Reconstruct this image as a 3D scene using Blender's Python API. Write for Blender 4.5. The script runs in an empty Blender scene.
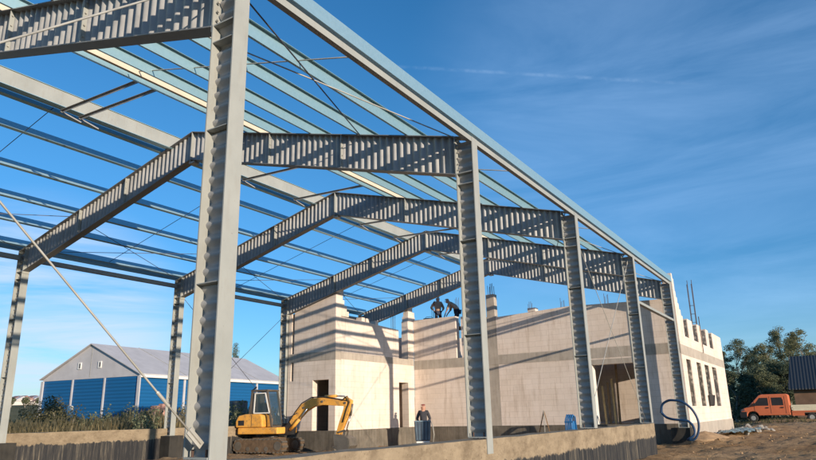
import bpy, bmesh, math, random
from mathutils import Vector, Matrix, Quaternion, noise
random.seed(7)
sc = bpy.context.scene
col = sc.collection
PI = math.pi
R = math.radians
V = Vector

# ------------------------------------------------------------------ materials
def nt(name):
    m = bpy.data.materials.new(name); m.use_nodes = True
    t = m.node_tree; b = t.nodes['Principled BSDF']
    return m, t, b
def N(t, k, **kw):
    n = t.nodes.new(k)
    for a, v in kw.items(): setattr(n, a, v)
    return n
def L(t, a, b): t.links.new(a, b)
def coords(t, scale=1.0, kind='Object'):
    tc = N(t, 'ShaderNodeTexCoord'); mp = N(t, 'ShaderNodeMapping')
    mp.inputs['Scale'].default_value = (scale,)*3 if not isinstance(scale, tuple) else scale
    L(t, tc.outputs[kind], mp.inputs['Vector']); return mp.outputs['Vector']
def wpos(t, scale=(1, 1, 1)):
    g = N(t, 'ShaderNodeNewGeometry'); mp = N(t, 'ShaderNodeMapping')
    mp.inputs['Scale'].default_value = scale
    L(t, g.outputs['Position'], mp.inputs['Vector']); return mp.outputs['Vector']
def nz(t, vec, scale, detail=4, rough=.6):
    n = N(t, 'ShaderNodeTexNoise'); n.inputs['Scale'].default_value = scale
    n.inputs['Detail'].default_value = detail; n.inputs['Roughness'].default_value = rough
    L(t, vec, n.inputs['Vector']); return n.outputs['Fac']
def ramp(t, fac, stops):
    r = N(t, 'ShaderNodeValToRGB'); e = r.color_ramp.elements
    e[0].position, e[0].color = stops[0][0], (*stops[0][1], 1)
    e[1].position, e[1].color = stops[-1][0], (*stops[-1][1], 1)
    for p, c in stops[1:-1]:
        q = e.new(p); q.color = (*c, 1)
    L(t, fac, r.inputs['Fac']); return r.outputs['Color']
def mixc(t, fac, a, b, mode='MIX'):
    m = N(t, 'ShaderNodeMix', data_type='RGBA', blend_type=mode)
    if isinstance(fac, (int, float)): m.inputs[0].default_value = fac
    else: L(t, fac, m.inputs[0])
    for i, s in ((6, a), (7, b)):
        if isinstance(s, tuple): m.inputs[i].default_value = (*s, 1)
        else: L(t, s, m.inputs[i])
    return m.outputs[2]
def bump(t, b, h, s, d=.02):
    n = N(t, 'ShaderNodeBump'); n.inputs['Strength'].default_value = s; n.inputs['Distance'].default_value = d
    L(t, h, n.inputs['Height']); L(t, n.outputs['Normal'], b.inputs['Normal'])
def simple(name, c, rough=.6, metal=0., var=.25, scale=3., bmp=0., spec=None):
    m, t, b = nt(name)
    v = coords(t)
    n = nz(t, v, scale, 5)
    d = tuple(x*(1-var) for x in c); u = tuple(min(1, x*(1+var)) for x in c)
    L(t, ramp(t, n, [(.3, d), (.7, u)]), b.inputs['Base Color'])
    b.inputs['Roughness'].default_value = rough; b.inputs['Metallic'].default_value = metal
    if spec is not None: b.inputs['Specular IOR Level'].default_value = spec
    if bmp: bump(t, b, nz(t, v, scale*4, 4), bmp)
    return m
M = {}
def mk_paint():
    m, t, b = nt('grey_steel_paint')
    v = wpos(t)
    n = nz(t, v, 1.3, 6); n2 = nz(t, wpos(t, (6, 6, 1)), 2., 5)
    c = ramp(t, n, [(.3, (.295, .31, .295)), (.7, (.37, .385, .365))])
    dirt = ramp(t, n2, [(.52, (0, 0, 0)), (.78, (1, 1, 1))])
    c = mixc(t, mixc(t, .3, (0, 0, 0), dirt), c, (.25, .21, .16))
    n4 = nz(t, wpos(t, (9, 9, .8)), 3., 6, .75)
    c = mixc(t, ramp(t, n4, [(.64, (0, 0, 0)), (.74, (.55, .55, .55))]), c, (.16, .115, .085))
    n5 = nz(t, v, 22, 3, .6)
    c = mixc(t, ramp(t, n5, [(.68, (0, 0, 0)), (.74, (.6, .6, .6))]), c, (.21, .19, .17))
    bump(t, b, nz(t, v, 5, 3), .12, .01)
    L(t, c, b.inputs['Base Color']); b.inputs['Roughness'].default_value = .5
    b.inputs['Specular IOR Level'].default_value = .35
    return m
M['paint'] = mk_paint()
M['web'] = simple('grey_web_paint', (.33, .335, .335), .5, 0, .2, 2.5)
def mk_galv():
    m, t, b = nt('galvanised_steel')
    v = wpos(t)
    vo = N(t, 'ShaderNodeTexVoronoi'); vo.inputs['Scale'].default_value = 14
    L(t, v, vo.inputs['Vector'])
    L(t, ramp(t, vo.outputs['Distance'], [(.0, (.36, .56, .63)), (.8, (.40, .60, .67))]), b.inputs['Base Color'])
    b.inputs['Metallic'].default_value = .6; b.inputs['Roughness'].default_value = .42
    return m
M['galv'] = mk_galv()
M['flange_shaded'] = simple('shade_darkened_flange_grey', (.20, .205, .21), .5, 0, .12, 2.)  # steel grey darkened to put the underside shade into the rafter flanges
M['curb'] = simple('cream_curb_paint', (.62, .55, .42), .6, 0, .08, 2.)
M['cable'] = simple('dark_rod', (.09, .09, .1), .5, .3)
M['rod'] = simple('pale_rod', (.42, .41, .37), .5, .2)

def mk_block(name, c1, c2, mortar, stain=.35):
    m, t, b = nt(name)
    uv = N(t, 'ShaderNodeTexCoord').outputs['UV']
    br = N(t, 'ShaderNodeTexBrick')
    br.inputs['Scale'].default_value = 1; br.inputs['Brick Width'].default_value = .6
    br.inputs['Row Height'].default_value = .24; br.inputs['Mortar Size'].default_value = .009
    br.inputs['Mortar Smooth'].default_value = .3
    br.inputs['Color1'].default_value = (*c1, 1); br.inputs['Color2'].default_value = (*c2, 1)
    br.inputs['Mortar'].default_value = (*mortar, 1); br.inputs['Bias'].default_value = 0
    L(t, uv, br.inputs['Vector'])
    w = wpos(t)
    n = nz(t, w, .7, 7, .7)
    s = ramp(t, n, [(.35, (.80, .76, .70)), (.6, (1.0, 1.0, 1.0))])
    c = mixc(t, stain*1.6, br.outputs['Color'], mixc(t, 1., br.outputs['Color'], s, 'MULTIPLY'))
    n3 = nz(t, wpos(t, (5, 5, .5)), 1.2, 5, .7)
    s3 = ramp(t, n3, [(.52, (1, 1, 1)), (.75, (.68, .63, .57))])
    n6 = nz(t, wpos(t, (1, 1, 1.6)), 7, 6, .75)
    c = mixc(t, ramp(t, n6, [(.60, (0, 0, 0)), (.72, (.5, .5, .5))]), c, (.50, .43, .36))
    c = mixc(t, .8, c, mixc(t, 1., c, s3, 'MULTIPLY'))
    L(t, c, b.inputs['Base Color']); b.inputs['Roughness'].default_value = .92
    b.inputs['Specular IOR Level'].default_value = .15
    ad = N(t, 'ShaderNodeMath', operation='MULTIPLY_ADD')
    L(t, br.outputs['Fac'], ad.inputs[0]); ad.inputs[1].default_value = -.8
    L(t, nz(t, w, 9, 6), ad.inputs[2])
    bump(t, b, ad.outputs[0], .16, .01)
    return m
M['block'] = mk_block('pale_aerated_block', (.81, .71, .63), (.76, .665, .59), (.665, .575, .50))
M['block_side'] = M['block']
def mk_conc(name, a, bcol, streak=.5):
    m, t, b = nt(name)
    w = wpos(t)
    n = nz(t, w, 1.6, 8, .7)
    c = ramp(t, n, [(.3, a), (.7, bcol)])
    n3 = nz(t, wpos(t, (7, 7, .6)), 1., 5, .7)
    s3 = ramp(t, n3, [(.45, (1, 1, 1)), (.7, (.6, .57, .52))])
    c = mixc(t, streak, c, mixc(t, 1., c, s3, 'MULTIPLY'))
    L(t, c, b.inputs['Base Color']); b.inputs['Roughness'].default_value = .9
    b.inputs['Specular IOR Level'].default_value = .2
    bump(t, b, nz(t, w, 14, 7, .7), .4, .012)
    return m
M['conc'] = mk_conc('ring_concrete', (.37, .33, .285), (.51, .455, .39))
M['beamtan'] = mk_conc('sandy_concrete', (.28, .21, .13), (.40, .32, .21), .3)
def mk_bitumen(zedge, amp, name):
    # bare sandy concrete whose lower part was brushed by hand with black bitumen
    m, t, b = nt(name)
    w = wpos(t)
    n = nz(t, w, 1.6, 8, .7)
    base = ramp(t, n, [(.3, (.25, .195, .13)), (.7, (.37, .295, .20))])
    sep = N(t, 'ShaderNodeSeparateXYZ'); L(t, w, sep.inputs[0])
    st = nz(t, wpos(t, (5, 5, 1.6)), 1.3, 8, .8)
    st2 = nz(t, wpos(t, (.8, .8, .3)), 1.0, 4, .7)
    ma = N(t, 'ShaderNodeMath', operation='MULTIPLY_ADD'); L(t, st, ma.inputs[0]); ma.inputs[1].default_value = amp
    L(t, sep.outputs['Z'], ma.inputs[2])
    mb = N(t, 'ShaderNodeMath', operation='MULTIPLY_ADD'); L(t, st2, mb.inputs[0]); mb.inputs[1].default_value = amp*.7
    L(t, ma.outputs[0], mb.inputs[2])
    mr = N(t, 'ShaderNodeMapRange'); L(t, mb.outputs[0], mr.inputs[0])
    mid = zedge+amp*.85
    mr.inputs[1].default_value = mid-.012; mr.inputs[2].default_value = mid+.012
    blot = ramp(t, nz(t, wpos(t, (1.2, 1.2, 2.2)), 1.5, 7, .75), [(.42, (1, 1, 1)), (.70, (.52, .49, .46))])
    base = mixc(t, 1., base, blot, 'MULTIPLY')
    pit = ramp(t, nz(t, w, 30, 2, .5), [(.66, (1, 1, 1)), (.72, (.55, .52, .48))])
    base = mixc(t, 1., base, pit, 'MULTIPLY')
    # drips : pale scratches inside black
    dr = ramp(t, nz(t, wpos(t, (10, 10, .55)), 1.2, 6, .75), [(.46, (.022, .022, .024)), (.56, (.06, .055, .048)), (.70, (.24, .20, .14))])
    c = mixc(t, mr.outputs[0], dr, base)
    L(t, c, b.inputs['Base Color'])
    rr = N(t, 'ShaderNodeMapRange'); L(t, mr.outputs[0], rr.inputs[0])
    rr.inputs[3].default_value = .55; rr.inputs[4].default_value = .92
    L(t, rr.outputs[0], b.inputs['Roughness'])
    bump(t, b, nz(t, w, 14, 7, .7), .35, .012)
    return m
M['beamR'] = mk_bitumen(-.40, .34, 'bitumen_brushed_concrete_right')
M['beamL'] = mk_bitumen(-.22, .36, 'bitumen_brushed_concrete_left')
M['plinth'] = mk_conc('weathered_plinth', (.11, .10, .085), (.22, .195, .16), .9)
M['footing'] = mk_conc('dark_footing', (.03, .03, .03), (.065, .06, .052), .6)
def mk_soil():
    m, t, b = nt('bare_soil')
    w = wpos(t)
    n = nz(t, w, .55, 8, .65); n2 = nz(t, w, 5, 8, .75)
    c = ramp(t, n, [(.3, (.32, .195, .10)), (.5, (.47, .305, .16)), (.7, (.58, .41, .24))])
    c2 = ramp(t, n2, [(.35, (.5, .48, .45)), (.62, (1.15, 1.1, 1.05))])
    c = mixc(t, .8, c, mixc(t, 1., c, c2, 'MULTIPLY'))
    # tyre lanes, lying along the yard
    wv = N(t, 'ShaderNodeTexWave'); wv.inputs['Scale'].default_value = .35; wv.inputs['Distortion'].default_value = 5
    wv.inputs['Detail'].default_value = 4; L(t, wpos(t, (.15, 1, 1)), wv.inputs['Vector'])
    c = mixc(t, ramp(t, wv.outputs['Fac'], [(.5, (0, 0, 0)), (.9, (.45, .45, .45))]), c, (.34, .24, .15))
    # greener far field
    sep = N(t, 'ShaderNodeSeparateXYZ'); L(t, w, sep.inputs[0])
    mr = N(t, 'ShaderNodeMapRange'); L(t, sep.outputs['Y'], mr.inputs[0]); mr.inputs[1].default_value = 46; mr.inputs[2].default_value = 52
    mr.clamp = True
    mx = N(t, 'ShaderNodeMapRange'); L(t, sep.outputs['X'], mx.inputs[0]); mx.inputs[1].default_value = -60; mx.inputs[2].default_value = -75
    mm = N(t, 'ShaderNodeMath', operation='MAXIMUM'); L(t, mr.outputs[0], mm.inputs[0]); L(t, mx.outputs[0], mm.inputs[1])
    fg = ramp(t, nz(t, w, .2, 5), [(.3, (.12, .115, .05)), (.7, (.24, .20, .10))])
    c = mixc(t, mm.outputs[0], c, fg)
    L(t, c, b.inputs['Base Color']); b.inputs['Roughness'].default_value = .95
    b.inputs['Specular IOR Level'].default_value = .1
    bump(t, b, nz(t, w, 7, 9, .75), .8, .12)
    return m
M['soil'] = mk_soil()
M['sand'] = simple('sand_heap', (.40, .26, .14), .95, 0, .3, 6, .6)
def mk_digger():
    m, t, b = nt('digger_yellow')
    w = coords(t)
    c = ramp(t, nz(t, w, 2.2, 5), [(.3, (.74, .34, .05)), (.7, (.90, .46, .09))])
    g = nz(t, w, 5, 8, .78)
    c = mixc(t, ramp(t, g, [(.50, (0, 0, 0)), (.66, (.75, .75, .75))]), c, (.24, .16, .09))
    g2 = nz(t, w, 19, 4, .6)
    c = mixc(t, ramp(t, g2, [(.64, (0, 0, 0)), (.70, (.8, .8, .8))]), c, (.08, .055, .04))
    L(t, c, b.inputs['Base Color'])
    L(t, ramp(t, g, [(.45, (.4, .4, .4)), (.65, (.85, .85, .85))]), b.inputs['Roughness'])
    bump(t, b, g, .15, .01); return m
M['yellow'] = mk_digger()
M['rust'] = simple('muddy_track', (.13, .085, .05), .9, 0, .4, 5, .5)
M['darkmetal'] = simple('dark_metal', (.035, .035, .038), .5, .3)
M['steel'] = simple('worn_steel', (.20, .18, .15), .5, .5)
M['chrome'] = simple('piston_chrome', (.6, .6, .6), .25, .9, .05)
M['cabgrey'] = simple('cab_frame', (.10, .085, .07), .6)
M['white'] = simple('white_paint', (.75, .74, .70), .5, 0, .06)
M['offwhite'] = simple('offwhite_membrane', (.50, .49, .50), .7, 0, .10, .8)
M['orange'] = simple('orange_van_paint', (.64, .17, .07), .45, 0, .06)
M['black'] = simple('black_plastic', (.02, .02, .022), .55)
M['rubber'] = simple('rubber', (.03, .03, .03), .85)
M['tarp'] = simple('cream_load', (.80, .74, .52), .8, 0, .12, 3)
M['hose'] = simple('blue_corrugated_hose', (.010, .045, .12), .45, 0, .1)
M['bluep'] = simple('blue_plastic', (.02, .14, .36), .45, 0, .1)
M['bluegrey'] = simple('blue_grey_metal', (.07, .10, .14), .5, .2, .2)
M['ribm'] = simple('pale_blue_rib', (.16, .24, .31), .5)
M['wood'] = simple('raw_timber', (.46, .31, .14), .8, 0, .25, 6)
M['wooddk'] = simple('old_timber', (.20, .12, .06), .85, 0, .3, 6)
M['rebar'] = simple('rusty_rebar', (.10, .06, .045), .8, .2)
M['bark'] = simple('bark', (.26, .23, .19), .95, 0, .4, 4, .5)
M['skin'] = simple('skin', (.50, .27, .19), .6, 0, .06)
M['hair'] = simple('dark_hair', (.03, .022, .018), .8)
M['jacket'] = simple('dark_jacket', (.045, .045, .055), .85)
M['shirt'] = simple('sandy_shirt', (.46, .31, .22), .9)
M['navy'] = simple('navy_trousers', (.03, .04, .07), .9)
M['redhat'] = simple('red_brown_cap', (.28, .06, .05), .85)
M['boot'] = simple('boots', (.03, .025, .02), .8)
M['rubble'] = simple('pale_rubble', (.30, .28, .25), .95, 0, .3, 8)
M['greenish'] = simple('crumpled_sheeting', (.24, .33, .33), .6, 0, .35, 3, .3)
M['brick'] = simple('brown_barn_wall', (.20, .12, .075), .9, 0, .25, 2)
M['pinkish'] = simple('pinkish_bales', (.42, .24, .19), .8, 0, .3)
M['tile'] = simple('far_house_wall', (.62, .58, .54), .8, 0, .05)
M['roofred'] = simple('far_house_roof', (.30, .18, .15), .8)
def mk_glass():
    m, t, b = nt('window_glass')
    b.inputs['Base Color'].default_value = (.06, .10, .13, 1); b.inputs['Roughness'].default_value = .05
    b.inputs['Metallic'].default_value = 0.; b.inputs['Specular IOR Level'].default_value = 1.
    b.inputs['Alpha'].default_value = .55
    return m
M['glass'] = mk_glass()
def mk_sheet(name, c, period, horiz=False):
    m, t, b = nt(name)
    uv = N(t, 'ShaderNodeTexCoord').outputs['UV']
    wv = N(t, 'ShaderNodeTexWave'); wv.bands_direction = 'Y' if horiz else 'X'
    wv.inputs['Scale'].default_value = 1/period*.314; L(t, uv, wv.inputs['Vector'])
    n = nz(t, wpos(t), .4, 5)
    lo = tuple(x*.78 for x in c)
    cc = mixc(t, mixc(t, .5, (0, 0, 0), n), c, lo)
    L(t, mixc(t, .4, cc, mixc(t, 1., cc, ramp(t, wv.outputs['Fac'], [(.0, (.6, .6, .6)), (.35, (1, 1, 1))]), 'MULTIPLY')), b.inputs['Base Color'])
    b.inputs['Roughness'].default_value = .5
    bump(t, b, wv.outputs['Fac'], .6, .04)
    return m
M['bluewall'] = mk_sheet('blue_sheet_cladding', (.008, .115, .30), .30, True)
M['darkroof'] = mk_sheet('dark_sheet_roof', (.035, .042, .05), .22)
def mk_leaf(name, lo, hi, sc_=.5):
    m, t, b = nt(name)
    g = N(t, 'ShaderNodeNewGeometry')
    c = ramp(t, g.outputs['Random Per Island'], [(0., lo), (1., hi)])
    n = nz(t, wpos(t), sc_, 3)
    c = mixc(t, .6, c, mixc(t, 1., c, ramp(t, n, [(.3, (.55, .6, .55)), (.7, (1.25, 1.2, 1.1))]), 'MULTIPLY'))
    L(t, c, b.inputs['Base Color']); b.inputs['Roughness'].default_value = .75
    b.inputs['Specular IOR Level'].default_value = .2
    tr = N(t, 'ShaderNodeBsdfTranslucent'); L(t, c, tr.inputs['Color'])
    ms = N(t, 'ShaderNodeMixShader'); ms.inputs[0].default_value = .42
    L(t, b.outputs[0], ms.inputs[1]); L(t, tr.outputs[0], ms.inputs[2])
    L(t, ms.outputs[0], t.nodes['Material Output'].inputs['Surface'])
    return m
M['leaf'] = mk_leaf('dark_green_leaves', (.10, .125, .08), (.27, .29, .18))
M['leafb'] = mk_leaf('olive_leaves', (.14, .155, .09), (.36, .35, .20))
M['pine'] = mk_leaf('pine_needles', (.065, .09, .065), (.16, .19, .12))
M['drygrass'] = mk_leaf('dry_weeds', (.20, .17, .09), (.45, .36, .21), .3)
M['bush'] = mk_leaf('bush_leaves', (.09, .09, .05), (.20, .18, .10))

# ------------------------------------------------------------------ mesh builder
class MB:
    def __init__(s): s.v = []; s.f = []
    def quad(s, *pts):
        i = len(s.v); s.v += [tuple(p) for p in pts]; s.f.append(tuple(range(i, i+len(pts)))); return s
    def hexa(s, p):   # p: 8 corners, bottom 4 (ccw) then top 4
        i = len(s.v); s.v += [tuple(q) for q in p]
        for f in ((3, 2, 1, 0), (4, 5, 6, 7), (0, 1, 5, 4), (1, 2, 6, 5), (2, 3, 7, 6), (3, 0, 4, 7)):
            s.f.append(tuple(i+k for k in f))
        return s
    def box(s, x0, x1, y0, y1, z0, z1):
        return s.hexa([(x0, y0, z0), (x1, y0, z0), (x1, y1, z0), (x0, y1, z0), (x0, y0, z1), (x1, y0, z1), (x1, y1, z1), (x0, y1, z1)])
    def bar(s, a, b, w, h, up=(0, 0, 1)):   # box beam between two points; w across, h along up
        a, b = V(a), V(b); d = (b-a).normalized(); u = V(up)
        sd = d.cross(u)
        if sd.length < 1e-4: sd = d.cross(V((1, 0, 0)))
        sd.normalize(); u = sd.cross(d).normalized()
        c = [(-w/2, -h/2), (w/2, -h/2), (w/2, h/2), (-w/2, h/2)]
        i = len(s.v)
        for p in (a, b):
            for x, y in c: s.v.append(tuple(p+sd*x+u*y))
        for k in range(4):
            s.f.append((i+k, i+(k+1) % 4, i+4+(k+1) % 4, i+4+k))
        s.f.append((i+3, i+2, i+1, i)); s.f.append((i+4, i+5, i+6, i+7)); return s
    def tube(s, pts, r, n=8, closed=False):
        pts = [V(p) for p in pts]; i0 = len(s.v); m = len(pts)
        rr = r if isinstance(r, (list, tuple)) else [r]*m
        pd = None
        for k, p in enumerate(pts):
            d = (pts[min(k+1, m-1)]-pts[max(k-1, 0)]).normalized()
            if pd is None:
                a = d.orthogonal().normalized()
            else:
                a = (a-d*a.dot(d)).normalized()
            pd = d; b = d.cross(a)
            for j in range(n):
                t = 2*PI*j/n; s.v.append(tuple(p+(a*math.cos(t)+b*math.sin(t))*rr[k]))
        for k in range(m-1):
            for j in range(n):
                s.f.append((i0+k*n+j, i0+k*n+(j+1) % n, i0+(k+1)*n+(j+1) % n, i0+(k+1)*n+j))
        s.f.append(tuple(i0+j for j in reversed(range(n)))); s.f.append(tuple(i0+(m-1)*n+j for j in range(n)))
        return s
    def prism(s, poly, y0, y1, axis='y', fn=None):
        # poly: list of 2D (a,b); extruded along axis. fn maps (a,b,c)->point
        if fn is None:
            fn = {'y': lambda a, b, c: (a, c, b), 'x': lambda a, b, c: (c, a, b), 'z': lambda a, b, c: (a, b, c)}[axis]
        i = len(s.v); n = len(poly)
        for c in (y0, y1):
            for a, b in poly: s.v.append(tuple(fn(a, b, c)))
        s.f.append(tuple(i+k for k in range(n))); s.f.append(tuple(i+n+k for k in reversed(range(n))))
        for k in range(n): s.f.append((i+k, i+n+k, i+n+(k+1) % n, i+(k+1) % n))
        return s
    def build(s, name, mat, parent=None, smooth=False, bevel=0., recalc=True):
        me = bpy.data.meshes.new(name)
        off = parent_world(parent) if parent is not None else V((0, 0, 0))
        me.from_pydata([tuple(V(q)-off) for q in s.v], [], s.f)
        if recalc:
            bm = bmesh.new(); bm.from_mesh(me); bmesh.ops.recalc_face_normals(bm, faces=bm.faces); bm.to_mesh(me); bm.free()
        uvl = me.uv_layers.new(name='UVMap'); 
        ox, oy, oz = off
        for p in me.polygons:
            n = p.normal; ax, ay, az = abs(n.x), abs(n.y), abs(n.z)
            for li in p.loop_indices:
                c = me.vertices[me.loops[li].vertex_index].co
                x, y, z = c.x+ox, c.y+oy, c.z+oz
                uvl.data[li].uv = (x, y) if az > ax and az > ay else ((x, z) if ay > ax else (y, z))
        if smooth:
            for p in me.polygons: p.use_smooth = True
        me.materials.append(mat)
        o = bpy.data.objects.new(name, me); col.objects.link(o)
        if parent is not None: o.parent = parent
        if bevel:
            b = o.modifiers.new('bevel', 'BEVEL'); b.width = bevel; b.segments = 2; b.limit_method = 'ANGLE'
        return o
def parent_world(o):
    p = V((0, 0, 0))
    while o is not None: p = p+V(o.location); o = o.parent
    return p
def tag(o, label=None, cat=None, group=None, kind=None):
    if label: o['label'] = label
    if cat: o['category'] = cat
    if group: o['group'] = group
    if kind: o['kind'] = kind
    return o
def thing(name, loc, label, cat, group=None):
    o = bpy.data.objects.new(name, None); col.objects.link(o); o.location = loc; o.empty_display_size = .2
    return tag(o, label, cat, group)
def solo(o, label, cat, group=None): return tag(o, label, cat, group)

# ------------------------------------------------------------------ camera
cd = bpy.data.cameras.new('camera'); cam = bpy.data.objects.new('camera', cd); col.objects.link(cam)
cd.sensor_width = 36; cd.lens = 656.219/816*36; cd.clip_end = 5000; cd.clip_start = .05
CP = V((5.08970453, -4.62277405, .422137971))
cr, cu, cf = V((.84448685, .53514519, -.02148465)), V((.16305687, -.21868744, .96207498)), V((-.51015137, .81596289, .27193777))
cam.matrix_world = Matrix(((cr.x, cu.x, -cf.x, CP.x), (cr.y, cu.y, -cf.y, CP.y), (cr.z, cu.z, -cf.z, CP.z), (0, 0, 0, 1)))
sc.camera = cam
FP = 656.219
def ray(u, v): return cf+cr*((u-408)/FP)+cu*((230-v)/FP)
def on(u, v, ax, val):
    d = ray(u, v); t = (val-CP[ax])/d[ax]; return CP+d*t
def at(u, v, D):
    d = ray(u, v); return CP+d*(D/math.hypot(d.x, d.y))

# ------------------------------------------------------------------ world + sun
SUN = V((1, -.34, .175)).normalized()
w = bpy.data.worlds.new('World'); sc.world = w; w.use_nodes = True
t = w.node_tree; bg = t.nodes['Background']
sky = N(t, 'ShaderNodeTexSky', sky_type='NISHITA'); sky.sun_disc = False
sky.sun_elevation = math.asin(SUN.z); sky.sun_rotation = math.atan2(SUN.x, SUN.y)
sky.air_density = 1.0; sky.dust_density = .15; sky.ozone_density = 3.6
hs = N(t, 'ShaderNodeHueSaturation'); hs.inputs['Saturation'].default_value = 1.17
hs.inputs['Value'].default_value = .93
L(t, sky.outputs[0], hs.inputs['Color'])
tc = N(t, 'ShaderNodeTexCoord')
# thin cirrus streaks high on the right, grey cloud bars low on the left
rot = N(t, 'ShaderNodeVectorRotate', rotation_type='Z_AXIS'); rot.inputs['Angle'].default_value = R(10)
L(t, tc.outputs['Generated'], rot.inputs['Vector'])
def cl(vecscale, scale, detail, stops, rough=.62, dist=.6):
    mp = N(t, 'ShaderNodeMapping'); mp.inputs['Scale'].default_value = vecscale
    L(t, rot.outputs[0], mp.inputs['Vector'])
    n = N(t, 'ShaderNodeTexNoise'); n.inputs['Scale'].default_value = scale; n.inputs['Detail'].default_value = detail
    n.inputs['Roughness'].default_value = rough; n.inputs['Distortion'].default_value = dist
    L(t, mp.outputs[0], n.inputs['Vector']); return ramp(t, n.outputs['Fac'], stops)
def region(vec, lo, hi):   # soft mask round a direction
    d = N(t, 'ShaderNodeVectorMath', operation='DOT_PRODUCT'); L(t, tc.outputs['Generated'], d.inputs[0])
    d.inputs[1].default_value = V(vec).normalized()
    m = N(t, 'ShaderNodeMapRange'); m.interpolation_type = 'SMOOTHSTEP'
    L(t, d.outputs['Value'], m.inputs[0]); m.inputs[1].default_value = lo; m.inputs[2].default_value = hi
    return m.outputs[0]
def mul(a, b):
    m = N(t, 'ShaderNodeMath', operation='MULTIPLY')
    for i, s in ((0, a), (1, b)):
        if isinstance(s, (int, float)): m.inputs[i].default_value = s
        else: L(t, s, m.inputs[i])
    return m.outputs[0]
c1 = cl((1.1, 1.1, 6.5), 1.5, 7, [(.38, (0, 0, 0)), (.72, (1, 1, 1))])
d1 = ray(690, 150)
f1 = mul(mul(c1, region(d1, .90, .985)), .15)
c2 = cl((1.5, 1.5, 14), 1.6, 6, [(.34, (0, 0, 0)), (.58, (1, 1, 1))])
d2 = ray(30, 360)
f2 = mul(mul(c2, region(d2, .972, .997)), .8)
# old contrail: a thin broken line
pa, pb = ray(420, 68).normalized(), ray(660, 82).normalized()
nrm = pa.cross(pb).normalized()
dn = N(t, 'ShaderNodeVectorMath', operation='DOT_PRODUCT'); L(t, tc.outputs['Generated'], dn.inputs[0]); dn.inputs[1].default_value = nrm
ab = N(t, 'ShaderNodeMath', operation='ABSOLUTE'); L(t, dn.outputs['Value'], ab.inputs[0])
mr = N(t, 'ShaderNodeMapRange'); mr.interpolation_type = 'SMOOTHSTEP'; L(t, ab.outputs[0], mr.inputs[0])
mr.inputs[1].default_value = .0; mr.inputs[2].default_value = .004; mr.inputs[3].default_value = 1; mr.inputs[4].default_value = 0
c3 = cl((1, 1, 1), 26, 4, [(.42, (.1, .1, .1)), (.62, (1, 1, 1))])
f3 = mul(mul(mul(mr.outputs[0], c3), region(ray(535, 76), .972, .990)), .055)
sz_ = N(t, 'ShaderNodeSeparateXYZ'); L(t, tc.outputs['Generated'], sz_.inputs[0])
mz = N(t, 'ShaderNodeMapRange'); mz.interpolation_type = 'SMOOTHSTEP'; L(t, sz_.outputs['Z'], mz.inputs[0])
mz.inputs[1].default_value = -.02; mz.inputs[2].default_value = .45
low = mixc(t, 1., hs.outputs[0], (.60, .74, .90), 'MULTIPLY')
skyc = mixc(t, mz.outputs[0], low, hs.outputs[0])
base = mixc(t, f1, skyc, (3.6, 5.2, 7.6))
base = mixc(t, f3, base, (6., 7.2, 8.6))
base = mixc(t, f2, base, (3.1, 3.7, 4.6))
L(t, base, bg.inputs['Color']); bg.inputs['Strength'].default_value = .15
sd = bpy.data.lights.new('sun', 'SUN'); sun = bpy.data.objects.new('sun', sd); col.objects.link(sun)
sd.energy = 3.8; sd.angle = R(.5); sd.color = (1.0, .83, .64)
sun.rotation_euler = SUN.to_track_quat('Z', 'Y').to_euler(); sun.location = (30, -10, 20)
sc.view_settings.view_transform = 'Standard'; sc.view_settings.look = 'None'
sc.view_settings.gamma = 1; sc.view_settings.use_curve_mapping = False; sc.view_settings.exposure = .58

# ------------------------------------------------------------------ ground
def sm(a, b, x):
    t = max(0, min(1, (x-a)/(b-a))); return t*t*(3-2*t)
def gh(x, y):
    z = -.95
    z += .28*sm(1, 6, x)*sm(30, 8, y)*0
    z += .22*sm(20, 27, y)*sm(-1.5, 1.0, x)            # soil heaped against the right wall
    z += .17*sm(27, 45, y)*sm(-4, 2, x)
    z += .22*sm(-15.2, -12, x)*sm(-2.2, -5, x)*sm(15.5, 11.5, y)    # fill left inside the hall
    d = math.hypot(x-5, y+4.6)
    if x < -60: z += max(0, d-110)*.040*sm(-60, -120, x)*(1 if d < 420 else 1)
    if d > 420 and x < -60: z -= (d-420)*.040*sm(-60, -120, x)*.98
    n = .05*noise.noise(V((x*.9, y*.9, 0)))+.13*noise.noise(V((x*.17, y*.17, 3)))
    return z+n*(1 if d < 120 else .3)
def axis(lo, hi, step, far, up=1.16):
    a = [lo+step*i for i in range(int((hi-lo)/step)+1)]
    s = step; x = a[-1]
    while x < far: s *= up; x += s; a.append(x)
    s = step; x = lo; b = []
    while x > -far: s *= up; x -= s; b.append(x)
    return b[::-1]+a
xs = axis(-20, 12, .13, 2600); ys = axis(-4, 44, .14, 2600)
g = MB()
for y in ys:
    for x in xs:
        near = -20 <= x <= 12 and -4 <= y <= 44
        z = gh(x, y)
        if near:
            p = V((x, y, 0)); z += .06*noise.noise(p*2.0)+.05*noise.noise(p*4.5)+.04*max(0, noise.noise(p*9))
            # wheel ruts across the yard on the right
            if x > .5: z -= .05*max(0, math.sin((y*1.0-x*.45+noise.noise(p*.3))*1.5))**6
        g.v.append((x, y, z))
nx = len(xs)
for j in range(len(ys)-1):
    for i in range(nx-1):
        a = j*nx+i; g.f.append((a, a+1, a+nx+1, a+nx))
tag(g.build('ground', M['soil'], smooth=True, recalc=False), kind='structure')

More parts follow.
